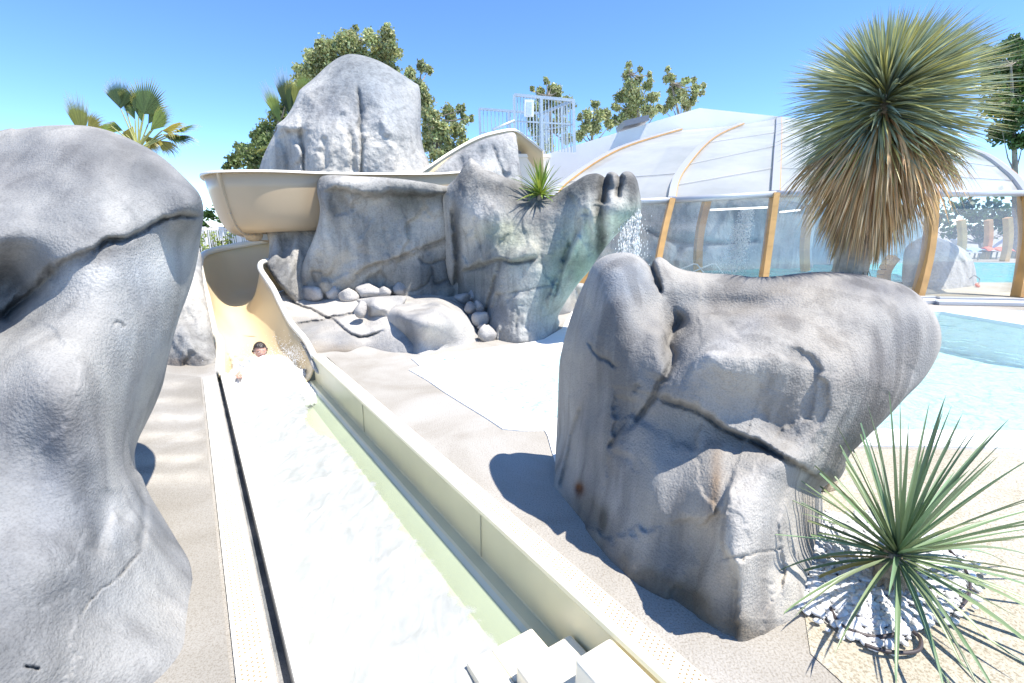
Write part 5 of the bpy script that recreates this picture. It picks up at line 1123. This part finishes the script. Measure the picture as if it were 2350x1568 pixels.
for k in range(2700):
    u = rd.random(); el = math.radians(-38 + 126*(1-u**.72)) ; az = rd.uniform(0, 2*math.pi)
    d = Vector((math.cos(el)*math.cos(az), math.cos(el)*math.sin(az), math.sin(el)))
    d = (d+Vector((rd.gauss(0,.07), rd.gauss(0,.07), rd.gauss(0,.07)))).normalized()
    hh = max(-.26, min(.06, (el+.1)*.26)); b0 = core+Vector((0,0,hh))+d*.02
    L = rd.uniform(.48,.61)*(1.0 if el > -.3 else .92)*(1-.42*max(0, math.sin(el)-.25)); g_ = rd.uniform(.65,1.35)
    if rd.random() < .33: tint = (1.65*g_, 1.45*g_, .78*g_)
    elif rd.random() < .45: tint = (.80*g_, .98*g_, 1.12*g_)
    else: tint = (1.1*g_, 1.12*g_, .95*g_)
    strap(gm, b0, d, L, rd.uniform(.0085,.0125), rd.uniform(.02,.42), 5, .3, tint, lambda t: (1-t**2.2)*(.75+.5*min(1,t*3)), rd.uniform(-1.2,1.2), Vector((.25,.0,.08)))
tag(gm.build('green_leaves', M['yucca'], yu, usecol=True), kind='stuff')
dm = MB()
for k in range(1900):
    z = rd.uniform(1.86, 2.38); az = rd.uniform(0, 2*math.pi); t = (z-1.86)/.52
    out = .16+1.0*t**1.3+rd.gauss(0,.10); d = Vector((math.cos(az)*out, math.sin(az)*out, -1+.4*t)); p = Vector((core.x-.03*(1-t), core.y, z))
    g_ = rd.uniform(.5,1.6); tint = (g_*rd.uniform(.95,1.15), g_, g_*rd.uniform(.8,1.05)) if rd.random() < .8 else (g_*1.4, g_*1.45, g_*1.5)
    L = rd.uniform(.42,.70)*(1-.38*(1-t))
    strap(dm, p+Vector((math.cos(az)*.07, math.sin(az)*.07, 0)), d, L, rd.uniform(.009,.015), rd.uniform(.5,1.5), 5, .3, tint, lambda t_: (1-t_**2.5)*(.8+.4*min(1,t_*3)), rd.uniform(-.8,.8))
tag(dm.build('dead_leaves', M['dead'], yu, usecol=True), kind='stuff')
# low yucca in the gravel, bottom right
lb_ = Vector((1.88, 2.08, 0)); lc = Vector((1.87, 2.06, .21)); print('low yucca', proj(lc), proj(lb_))
ly = empty('yucca', lb_, 'low yucca with long stiff grey-green leaves spreading over the white gravel', 'yucca')
m = MB(); m.tube([lb_-Vector((0,0,.03)), lb_+Vector((0,0,.1)), lc], [.075,.07,.05], 14)
for k in range(60):
    a = rd.uniform(0,6.28); strap(m, lb_+Vector((math.cos(a)*.06, math.sin(a)*.06, rd.uniform(.05,.18))), Vector((math.cos(a), math.sin(a), -.7)), rd.uniform(.04,.1), .03, .3, 2)
m.build('trunk', M['ybark'], ly)
nl = 112; M['yucca2'] = simple('yucca_leaf_green', (.21,.265,.15), .38, .12, 3, attr=True, trans=.12, spec=.5)
for k in range(nl):
    if k >= 100: break
    el = math.radians(84-98*(k/100)**.85); az = k*2.39996+rd.gauss(0,.2)
    d = Vector((math.cos(el)*math.cos(az), math.cos(el)*math.sin(az), math.sin(el)))
    m = MB(); L = rd.uniform(.68,.84) if el > 0 else rd.uniform(.55,.75); g_ = rd.uniform(.75,1.2); w_ = rd.uniform(.019,.028)
    dry = k > 90 and d.y > -.35
    tint = (g_*rd.uniform(.85,1.1), g_*1.08, g_*rd.uniform(.9,1.1)) if not dry else (2.0,1.35,.8)
    strap(m, lc+Vector((0,0,-.05*(k/100))), d, L, w_, rd.uniform(.05,.35)+(.5 if el < .3 else 0)+(.4 if dry else 0), 9, .5, tint, lambda t: (1-t)**.62*(.62+.55*min(1,t*3.5)), rd.uniform(-.25,.25))
    if el < .1:
        m.v = [(x, y, max(z, .012+.002*(i % 3))) for i, (x, y, z) in enumerate(m.v)]
    m.build('leaf', M['yucca2'], ly, True, usecol=True)
# spiky plant on the peaked rock
cb = W(1240,452,8.05); cy = empty('cordyline', cb, 'bright green spiky plant growing in the dip on top of the peaked rock', 'plant')
M['cord'] = simple('cord_leaf', (.28,.36,.07), .4, .1, 3, attr=True, trans=.25)
m = MB(); m.tube([cb-Vector((0,0,.1)), cb+Vector((0,0,.04))], [.06,.04], 8); m.build('stem', M['ybark'], cy)
for k in range(78):
    el = math.radians(86-98*(k/78)); az = k*2.4+rd.gauss(0,.3); d = Vector((math.cos(el)*math.cos(az), math.cos(el)*math.sin(az), math.sin(el)))
    m = MB(); g_ = rd.uniform(.6,1.25); strap(m, cb+Vector((0,0,.03)), d, rd.uniform(.42,.60), rd.uniform(.028,.04), rd.uniform(.2,.8), 7, .4, (g_*rd.uniform(.8,1.1), g_, g_*.8), lambda t: (1-t)**.6*(.6+.6*min(1,t*3)), rd.uniform(-.4,.4)); m.build('leaf', M['cord'], cy, True, usecol=True)
# fan palms
M['palm'] = simple('palm_leaf', (.11,.16,.05), .45, .15, 4, attr=True, trans=.25); M['petiole'] = simple('petiole', (.35,.36,.12), .5, .1, 5)
def frond(t_, hub, direction, normal, L, spread, tint, n=30, droop=.2, tipdry=True, base=None, seed=0):
    r3 = random.Random(seed); hub = Vector(hub); d = Vector(direction).normalized(); nn = Vector(normal); nn = (nn-d*nn.dot(d)).normalized(); sd_ = d.cross(nn)
    m = MB()
    for i in range(n):
        a = (i/(n-1)-.5)*spread; dd = (d*math.cos(a)+sd_*math.sin(a)); l_ = L*(1-.28*abs(a/(spread/2))**2)*r3.uniform(.9,1.05)
        wb = 2*L*.62*math.sin(spread/(n-1)/2)*1.08
        P = hub.copy(); vs = []; cur = dd.copy(); sg = 7
        for j in range(sg+1):
            t = j/sg; q_ = t if t < .62 else .62; ww = max(.002, wb*(q_/.62) if t <= .62 else wb*(1-(t-.62)/.38))
            s2 = nn.cross(dd).normalized(); up = nn
            vs += [P-s2*ww/2, P+up*ww*.28, P+s2*ww/2]
            if t > .55: cur = (cur+Vector((0,0,-droop*(t-.5)*2*r3.uniform(.5,1.5)))).normalized()
            P = P+cur*l_/sg
        b = len(m.v); m.v += [tuple(v) for v in vs]; m.f += [tuple(b+k for k in f) for j in range(sg) for f in ((j*3,j*3+1,j*3+4,j*3+3),(j*3+1,j*3+2,j*3+5,j*3+4))]
        g_ = r3.uniform(.8,1.2)
        for j in range(sg+1):
            t = j/sg; c_ = tint if (t < .78 or not tipdry) else (3.6,2.3,1.6)
            m.c += [tuple(x*g_ for x in c_)]*3
    o = m.build('frond', M['palm'], t_, False, usecol=True)
    if base is not None:
        p_ = MB(); mid = Vector(base).lerp(hub, .5)+Vector((0,0,.02)); p_.tube([base, mid, hub], [.03,.022,.016], 6); q = p_.build('petiole', M['petiole'], o)
    return o
Yp = 15.
pm = empty('fan_palm', Vector((W(310,345,Yp).x, Yp, 0)), 'fan palm with green and dried brown fronds, rising behind the big left boulder', 'palm')
m = MB(); hb = W(318,345,Yp); m.tube([Vector((hb.x-.1,Yp,0)), Vector((hb.x-.05,Yp,hb.z*.5)), hb], [.22,.18,.15], 12); m.build('trunk', M['bark'], pm)
G1 = (1.1,1.1,1); DRY = (3.2,1.9,1.3); YG = (1.9,1.7,1.1); DG = (.55,.62,.6)
for i, (hx, hy, tx, ty, L, sp_, tn, nrm, dr) in enumerate([
   (277,250,272,190,.85,1.5,DG,(0.2,-1,.2),.1),(331,262,345,185,1.05,2.5,G1,(-.1,-1,.3),.1),(290,255,300,215,.7,1.2,DG,(.8,-.6,0),.1),
   (345,300,400,235,.95,1.1,YG,(.3,-.8,.6),.3),(372,300,430,285,.85,1.6,DRY,(0,-.6,.8),1.6),(395,305,445,290,.9,1.0,G1,(0,-.5,.8),.5),(385,315,450,322,.9,1.3,DG,(0,-.5,.9),.8),
   (330,310,370,350,.75,1.0,DRY,(.2,-.8,.2),1.2),(300,320,262,345,.8,1.3,YG,(0,-.6,.8),.6),(255,290,205,312,1.0,1.2,YG,(0,-.7,.7),.8),(240,300,275,325,.9,1.0,G1,(0,-.6,.8),.9),
   (305,290,292,330,.7,1.2,DRY,(0,-1,0),1.0),(325,280,318,225,.7,.9,YG,(0,-1,.2),.2),(310,275,290,235,.6,.8,G1,(.5,-.8,0),.2)]):
    base_ = hb+Vector((random.uniform(-.05,.05), random.uniform(-.05,.05), random.uniform(-.1,.05))); hubp = W(hx,hy,Yp+random.uniform(-.2,.2)); frond(pm, hubp, W(tx,ty,Yp)-W(hx,hy,Yp), nrm, L, sp_, tn, 30, dr, True, base_, i)
for i, (hx, hy, tx, ty, L, sp_, tn, nrm, dr) in enumerate([(352,296,372,262,.75,1.0,YG,(.2,-.8,.5),.3),(282,300,238,288,.7,1.1,YG,(-.2,-.8,.5),.6),(360,322,400,345,.75,1.1,DRY,(0,-.6,.6),1.3),(318,268,312,205,.7,.7,DG,(.5,-.8,.1),.1),(298,318,305,352,.6,1.2,DRY,(0,-1,.1),.8),(340,285,362,250,.7,.9,G1,(.2,-.9,.2),.2),(372,308,410,318,.8,1.0,DRY,(0,-.5,.8),1.8)]):
    frond(pm, W(hx,hy,Yp+.15), W(tx,ty,Yp)-W(hx,hy,Yp), nrm, L, sp_, tn, 26, dr, True, hb, 80+i)
hb2 = W(190,330,Yp-.4)
for i, (hx, hy, tx, ty, L, sp_, tn, nrm, dr) in enumerate([(190,318,172,225,1.25,.75,(1.6,1.2,.9),(.9,-.4,0),.1),(200,300,225,270,.7,1.0,DRY,(.2,-.9,.2),.5),(212,310,240,295,.7,1.2,YG,(0,-.7,.6),.6)]):
    frond(pm, W(hx,hy,Yp-.4), W(tx,ty,Yp)-W(hx,hy,Yp), nrm, L, sp_, tn, 22, dr, True, hb2, 40+i)
Yp = 14.
pm = empty('fan_palm', Vector((W(668,330,Yp).x, Yp, 0)), 'dark fan palm fronds pointing up at the left flank of the tall crag', 'palm')
m = MB(); hb = W(672,320,Yp); m.tube([Vector((hb.x,Yp,0)), hb], [.2,.15], 12); m.build('trunk', M['bark'], pm)
for i, (hx, hy, tx, ty, L, sp_, tn, nrm, dr) in enumerate([(662,262,652,175,1.15,.75,(.5,.5,.5),(.7,-.6,0),.1),(664,262,668,200,.9,.6,DG,(.8,-.5,0),.1),(645,285,618,215,1.1,.55,YG,(.5,-.8,.3),.1),(675,240,688,200,.7,1.2,(2.4,1.7,1.1),(0,-1,.2),.4),(650,325,580,345,.9,.8,(1.2,1.0,.8),(0,-.4,.9),.5),(690,225,700,180,.7,1.0,YG,(0,-1,.1),.3)]):
    frond(pm, W(hx,hy,Yp), W(tx,ty,Yp)-W(hx,hy,Yp), nrm, L, sp_, tn, 24, dr, True, hb, 60+i)
# ---------------------------------------------------------------- gravel bed, hose
gp = [G(x, y) for x, y in [(1862,1200),(1900,1185),(2000,1190),(2100,1210),(2180,1255),(2225,1300),(2228,1340),(2205,1385),(2170,1420),(2110,1450),(2080,1478),(2040,1492),(1990,1485),(1930,1460),(1890,1430),(1830,1400),(1780,1380),(1790,1300),(1830,1200)]]
flat('gravel_bed', gp, .009, simple('soil', (.38,.36,.33), .95, .3, 30, .01, 60))
P2 = np.array([tuple(p)[:2] for p in gp]); lo, hi = P2.min(0), P2.max(0); r2 = np.random.default_rng(9)
ico = bmesh.new(); bmesh.ops.create_icosphere(ico, subdivisions=2, radius=1); iv = np.array([tuple(v.co) for v in ico.verts]); iff = [tuple(v.index for v in f.verts) for f in ico.faces]; ico.free()
VV = []; FF = []; TT = []; cnt = 0; grid_ = [(x, y) for x in np.arange(lo[0]-.02, hi[0]+.02, .021) for y in np.arange(lo[1]-.02, hi[1]+.02, .021)]
grid_ = np.array(grid_)+r2.uniform(-.007,.007,(len(grid_),2)); dd, _ = segdist(grid_, P2, True); ins = inside(grid_, P2)
for (x, y), ok, de in zip(grid_, ins, dd):
    if not ok and (de > .07 or r2.random() > .25*(1-de/.07)): continue
    s = r2.uniform(.011,.022); A = np.diag([s*r2.uniform(.9,1.35), s*r2.uniform(.7,1.0), s*r2.uniform(.45,.7)]); a = r2.uniform(0, 6.28); c_, s_ = math.cos(a), math.sin(a); b = r2.uniform(-.5,.5)
    Rz = np.array([[c_,-s_,0],[s_,c_,0],[0,0,1]]); Rx = np.array([[1,0,0],[0,math.cos(b),-math.sin(b)],[0,math.sin(b),math.cos(b)]])
    V = (iv*(1+r2.uniform(-.12,.12,(len(iv),1))))@A.T@Rx.T@Rz.T+np.array([x, y, .014+s*.3+r2.uniform(0,.010)])
    VV.append(V); FF += [tuple(cnt+k for k in f) for f in iff]; cnt += len(iv); g_ = r2.uniform(.75,1.08); TT += [(g_, g_, g_*r2.uniform(.96,1.04))]*len(iv)
o = mkobj('gravel', np.vstack(VV), FF, simple('pebble', (.74,.74,.74), .5, attr=True), None, True, TT); tag(o, 'white pebbles', 'gravel', kind='stuff'); print('pebbles', cnt/12)
hose = [G(1905,1395,.03),G(1925,1430,.03),G(1960,1450,.035),G(2010,1462,.03),G(2060,1455,.05)]
o = MB(); o.tube(catm([(p.x,p.y,p.z) for p in hose], 6), .0085, 8); o = o.build('drip_hose', simple('hose', (.06,.045,.045), .5), None, True); tag(o, 'dark brown drip hose curving along the left front of the white gravel', 'hose')
o = MB(); o.tube(catm([tuple(G(x,y,.035)) for x,y in [(1985,1480),(2030,1494),(2080,1498),(2110,1490),(2112,1465),(2095,1450)]], 6), .008, 8)
o = o.build('drip_hose', simple('hose', (.06,.045,.045), .5), None, True); tag(o, 'dark drip hose bent in a loop at the nearest rim of the gravel', 'hose')
o = MB(); o.tube(catm([tuple(G(x,y,.035)) for x,y in [(2150,1235),(2200,1285),(2225,1330),(2222,1370),(2200,1400)]], 6), .0065, 8)
o = o.build('drip_hose', simple('hose', (.06,.045,.045), .5), None, True); tag(o, 'thin dark drip hose along the right side of the white gravel', 'hose')
# ================================================================ person in the run-out, splashes, falling water
skin = simple('skin', (.62,.34,.25), .45, .06, 8, trans=0); hairm = simple('hair', (.035,.025,.02), .5, .3, 60)
hc = W(597,805,6.55)     # head centre
fw = Vector((.545,-.838,0)); rt = Vector((-.838,-.545,0))   # person faces the viewer down the slide; rt = person's right
up_ = Vector((0,0,1))
def bp(f, r, u): return hc + fw*f + rt*r + up_*u
hc = hc + Vector((0,0,.0))
J = {'pel':bp(.46,0,-.50),'bel':bp(.30,0,-.42),'che':bp(.14,0,-.27),'neck':bp(.03,0,-.13),'head':bp(.0,0,-.06),
 'shR':bp(.09,.15,-.19),'elR':bp(.20,.27,-.20),'wrR':bp(.38,.30,-.19),'shL':bp(.09,-.15,-.19),'elL':bp(.22,-.25,-.30),'wrL':bp(.42,-.22,-.34),
 'hipR':bp(.52,.09,-.51),'knR':bp(.86,.12,-.54),'anR':bp(1.20,.12,-.57),'ftR':bp(1.25,.13,-.52),'hipL':bp(.52,-.09,-.51),'knL':bp(.86,-.12,-.54),'anL':bp(1.20,-.12,-.57),'ftL':bp(1.25,-.13,-.52)}
Rr_ = {'pel':.13,'bel':.12,'che':.125,'neck':.055,'head':.05,'shR':.058,'elR':.040,'wrR':.026,'shL':.058,'elL':.040,'wrL':.026,'hipR':.085,'knR':.055,'anR':.035,'ftR':.03,'hipL':.085,'knL':.055,'anL':.035,'ftL':.03}
E = [('pel','bel'),('bel','che'),('che','neck'),('neck','head'),('che','shR'),('shR','elR'),('elR','wrR'),('che','shL'),('shL','elL'),('elL','wrL'),('pel','hipR'),('hipR','knR'),('knR','anR'),('anR','ftR'),('pel','hipL'),('hipL','knL'),('knL','anL'),('anL','ftL')]
for sd_, s_ in (('R',1),('L',-1)):     # palm, thumb and four fingers
    w_ = J['wr'+sd_]; hd = (w_-J['el'+sd_]).normalized(); ax_ = hd.cross(up_).normalized()
    J['pa'+sd_] = w_+hd*.045; Rr_['pa'+sd_] = .024; E.append(('wr'+sd_,'pa'+sd_))
    for i, (o_, l_) in enumerate(((-.028,.028),(-.010,.034),(.009,.031),(.027,.025))):
        a = J['pa'+sd_]+ax_*o_+hd*.03; b = a+hd*l_-up_*.008; c = b+hd*l_*.7-up_*.02
        for k, (p, r_) in enumerate(((a,.0095),(b,.0085),(c,.0075))): J[f'f{sd_}{i}{k}'] = p; Rr_[f'f{sd_}{i}{k}'] = r_
        E += [('pa'+sd_, f'f{sd_}{i}0'),(f'f{sd_}{i}0', f'f{sd_}{i}1'),(f'f{sd_}{i}1', f'f{sd_}{i}2')]
    a = w_+hd*.02+ax_*.03*s_; b = a+hd*.03+ax_*.02*s_
    J['t'+sd_] = a; J['u'+sd_] = b; Rr_['t'+sd_] = .011; Rr_['u'+sd_] = .009; E += [('wr'+sd_,'t'+sd_),('t'+sd_,'u'+sd_)]
keys = list(J); me = bpy.data.meshes.new('b'); me.from_pydata([tuple(J[k]) for k in keys], [(keys.index(a), keys.index(b)) for a, b in E], []); ob = bpy.data.objects.new('b', me); COL.objects.link(ob)
sm = ob.modifiers.new('s', 'SKIN'); sv = me.skin_vertices[0].data
for i, k in enumerate(keys): sv[i].radius = (Rr_[k], Rr_[k]); sv[i].use_root = (k == 'pel')
ss = ob.modifiers.new('ss', 'SUBSURF'); ss.levels = 2; ss.render_levels = 2
dg = bpy.context.evaluated_depsgraph_get(); ev = ob.evaluated_get(dg); bm = bmesh.new(); bm.from_mesh(ev.to_mesh()); bpy.data.objects.remove(ob)
hb_ = bmesh.new(); bmesh.ops.create_uvsphere(hb_, u_segments=40, v_segments=30, radius=1)
def hshape(p):     # p unit sphere: x right, y front, z up -> head
    x, y, z = p; q = Vector((x*.076, y*.092, z*.112))
    if z < 0: q.x *= 1-.30*z*z; q.y *= 1-.12*z*z; 
    if y > 0:
        q.y += .020*math.exp(-((x/.16)**2))*math.exp(-((z+.12)/.16)**2)          # nose
        q.y -= .010*(math.exp(-((x-.36)/.17)**2)+math.exp(-((x+.36)/.17)**2))*math.exp(-((z-.06)/.10)**2)   # eye sockets
        q.y += .006*math.exp(-((z-.24)/.10)**2)*math.exp(-(x/.6)**2)                # brow
        q.y += .006*math.exp(-((x/.28)**2))*math.exp(-((z+.50)/.06)**2); q.y -= .004*math.exp(-((x/.3)**2))*math.exp(-((z+.43)/.03)**2)
        q.y += .008*math.exp(-((x/.3)**2))*math.exp(-((z+.80)/.14)**2)
    e_ = math.exp(-((abs(x)-.99)/.12)**2)*math.exp(-((z+.02)/.22)**2)*math.exp(-((y-.0)/.22)**2); q.x += math.copysign(.016*e_, x)
    return q
def place(q): return hc + rt*(-q.x) + fw*q.y + up_*q.z
for v in hb_.verts: v.co = place(hshape(v.co))
tmp = bpy.data.meshes.new('h'); hb_.to_mesh(tmp); hb_.free(); bm.from_mesh(tmp)
me = bpy.data.meshes.new('person'); bm.to_mesh(me); bm.free(); me.transform(Matrix.Translation(-hc)); me.materials.append(skin); me.polygons.foreach_set('use_smooth', [True]*len(me.polygons))
per = bpy.data.objects.new('person', me); COL.objects.link(per); per.location = hc
tag(per, 'person with short dark wet hair sliding into the run-out in white spray', 'person')
# hair cap
hm = bmesh.new(); bmesh.ops.create_uvsphere(hm, u_segments=40, v_segments=30, radius=1); 
dl_ = [v for v in hm.verts if v.co.z < (.42 if v.co.y > .35 else (-.05 if v.co.y > -.1 else -.45))-.06*math.sin(v.co.x*17)]
bmesh.ops.delete(hm, geom=dl_, context='VERTS')
for v in hm.verts:
    n_ = noise.noise(v.co*9)*.05; v.co = place(hshape(v.co)*(1.07+n_))
tmp = bpy.data.meshes.new('hair'); hm.to_mesh(tmp); hm.free(); tmp.transform(Matrix.Translation(-hc)); tmp.materials.append(hairm); ho = bpy.data.objects.new('hair', tmp); COL.objects.link(ho); ho.parent = per; solid(ho, .008)
fe = MB()
for sx in (-1,1):
    c = place(hshape(Vector((.36*sx,.90,.06)).normalized())); fe.tube([c-rt*.014+fw*.001, c+rt*.014+fw*.001], .0045, 6)
fe.build('eye', hairm, per)
mo = MB(); c = place(hshape(Vector((0,.87,-.44)).normalized())); mo.tube([c-rt*.02, c+fw*.002, c+rt*.02], .005, 6); mo.build('mouth', simple('lip', (.45,.15,.13), .4), per)
tr_ = MB(); tr_.tube([J['bel'].lerp(J['pel'],.6), J['pel'], J['hipR'].lerp(J['hipL'],.5)], [.135,.15,.14], 14); tr_.tube([J['hipR'], J['hipR'].lerp(J['knR'],.55)], [.10,.085], 12); tr_.tube([J['hipL'], J['hipL'].lerp(J['knL'],.55)], [.10,.085], 12); tr_.build('swim_shorts', simple('shorts', (.05,.08,.2), .8), per, True)
# spray
r2 = np.random.default_rng(77)
def drops(name, centers, sizes, label, m, parent=None, stretch=1.0, kind='stuff', cat=None):
    VV = []; FF = []; c0 = 0; ov = np.array([(1,0,0),(-1,0,0),(0,1,0),(0,-1,0),(0,0,1),(0,0,-1)], float); of = [(0,2,4),(2,1,4),(1,3,4),(3,0,4),(2,0,5),(1,2,5),(3,1,5),(0,3,5)]
    for c, s in zip(centers, sizes):
        VV.append(ov*s*np.array([1,1,stretch])*r2.uniform(.7,1.3,(6,1))+np.array(c)); FF += [tuple(c0+k for k in f) for f in of]; c0 += 6
    o = mkobj(name, np.vstack(VV), FF, m, parent, True); 
    return tag(o, label, cat, kind=kind) if parent is None else o
M['spray'] = simple('spray', (.95,.95,.95), .3, trans=.5)
# churned mound ahead of the body: lumpy sheet
rows = []
for i in range(70):
    r = []; a = i/69
    for j in range(80):
        b = j/79; P = bp(-.34+1.67*a, .60-1.16*b, 0); 
        h = math.exp(-((a-.34)/.16)**2)*(.30*math.exp(-((b-.36)/.30)**2)+.26*math.exp(-((b-.72)/.2)**2))+.12*math.exp(-((a-.5)/.3)**2)*math.exp(-((b-.5)/.35)**2)
        lift = .06*noise.fractal(Vector((P.x*6, P.y*6, 0)), 1, 2, 4)+.03*noise.fractal(Vector((P.x*22, P.y*22, 3)), 1, 2, 4)
        r.append(Vector((P.x, P.y, -.37+.10*max(0,1-a*3.2) + h*.92 + lift*min(1, h*12+.25) - .12*max(0,(a-.85)/.15)**2 - .15*max(0, (.04-b)/.04) - .15*max(0,(b-.96)/.04))))
    rows.append(r)
fm = MB().grid(rows); fm.c = [(min(1, min(i_//80, 69-i_//80)/7, min(i_ % 80, 79-i_ % 80)/7),)*3 for i_ in range(len(fm.v))]; tag(fm.build('foam', M['foamtop'], smooth=True, usecol=True), kind='structure')
cs = []; sz = []
for k in range(1500):
    u = r2.random(); a = r2.normal(.36,.20); b = r2.normal(-.06,.24); h = abs(r2.normal(0,.12))
    p = bp(a, -b if False else b, -.20+h*(1.2-.8*min(1, abs(a-.2)))); 
    cs.append(tuple(p)); sz.append(r2.uniform(.002,.006))
for k in range(900):
    p = bp(r2.normal(.12,.14), r2.normal(-.38,.12), -.16+abs(r2.normal(0,.12))); cs.append(tuple(p)); sz.append(r2.uniform(.002,.006))
for k in range(70):
    p = bp(r2.uniform(.02,.14), r2.uniform(-.08,.10), r2.uniform(-.10,.08)); cs.append(tuple(p)); sz.append(r2.uniform(.002,.004))
drops('spray', cs, sz, 'white spray', M['spray'])
# waterfall off the lobe
cs = []; sz = []
tl, tr2 = W(1424,520,6.95), W(1470,478,6.98)
strands = [(r2.random(), r2.uniform(.4,1)) for _ in range(30)]
for k in range(5200):
    s_, w_ = strands[r2.integers(0, 30)]; t = min(max(s_+r2.normal(0,.02), -.05), 1.05); f = r2.random()**.8; top = tl.lerp(tr2, t)
    z = top.z*(1-f)+.0; sp_ = .01+.05*f
    cs.append((top.x-.04*f+r2.normal(0,sp_), top.y-.10*f**.5+r2.normal(0,sp_), z)); sz.append(r2.uniform(.004,.011))
for k in range(260):
    f = r2.random(); top = tl.lerp(tr2, r2.uniform(-.3,1.5)); cs.append((top.x+r2.normal(0,.07), top.y+r2.normal(0,.08), top.z*(1-f)-.02)); sz.append(r2.uniform(.003,.006))
wf = drops('waterfall', cs, sz, 'waterfall', M['spray'], None, 3.0)
def fallmat(name):
    m, nt, out = mat(name); L = nt.links.new; geo = N(nt, 'ShaderNodeNewGeometry'); mp = N(nt, 'ShaderNodeMapping'); mp.inputs['Scale'].default_value = (75,75,5); L(geo.outputs['Position'], mp.inputs[0])
    n1 = N(nt, 'ShaderNodeTexNoise'); n1.inputs['Scale'].default_value = 1; n1.inputs['Detail'].default_value = 4; L(mp.outputs[0], n1.inputs[0])
    mr = N(nt, 'ShaderNodeMapRange'); L(n1.outputs['Fac'], mr.inputs[0]); mr.inputs[1].default_value = .50; mr.inputs[2].default_value = .62; mr.inputs[4].default_value = .85
    df = N(nt, 'ShaderNodeBsdfTranslucent'); df.inputs[0].default_value = (.9,.92,.92,1); d2 = N(nt, 'ShaderNodeBsdfDiffuse'); d2.inputs[0].default_value = (.9,.92,.92,1); m0 = N(nt, 'ShaderNodeMixShader'); L(df.outputs[0], m0.inputs[1]); L(d2.outputs[0], m0.inputs[2])
    tr = N(nt, 'ShaderNodeBsdfTransparent'); mx = N(nt, 'ShaderNodeMixShader'); L(mr.outputs[0], mx.inputs[0]); L(tr.outputs[0], mx.inputs[1]); L(m0.outputs[0], mx.inputs[2]); L(mx.outputs[0], out.inputs[0]); return m
rows = []
for i in range(25):
    t = i/24; top = tl.lerp(tr2, t); w_ = .015*math.sin(i*1.3); ln_ = .55+.4*abs(noise.noise(Vector((i*.7,0,0))))
    rows.append([Vector((top.x-.03*f_, top.y-.09*f_**.5+w_, (top.z+.02)*(1-f_*ln_)-.05*f_)) for f_ in np.linspace(0, 1, 9)])
fs_ = MB().grid(rows).build('falling_sheet', fallmat('fall_sheet'), wf, True)
rows = []
for i in range(14):
    t = i/13; top = tl.lerp(tr2, t); rows.append([Vector((top.x+.01*math.sin(i*2)*f, top.y-.06*f, top.z+.02-.42*f*(.5+.6*abs(noise.noise(Vector((i*1.7,0,0)))))-0*f)) for f in (0,.33,.66,1)])
cs = []; sz = []
a, b = W(1690,478,18.4), W(1750,478,18.4)
for k in range(2600):
    t = r2.random(); f = r2.random(); top = a.lerp(b, .25+.35*t); cs.append((top.x+(-.35*f)+r2.normal(0,.05+.22*f), 18.4+r2.normal(0,.1), top.z*(1-f))); sz.append(r2.uniform(.008,.02))
drops('waterfall', cs, sz, 'indoor waterfall', M['spray'], None, 2.0)
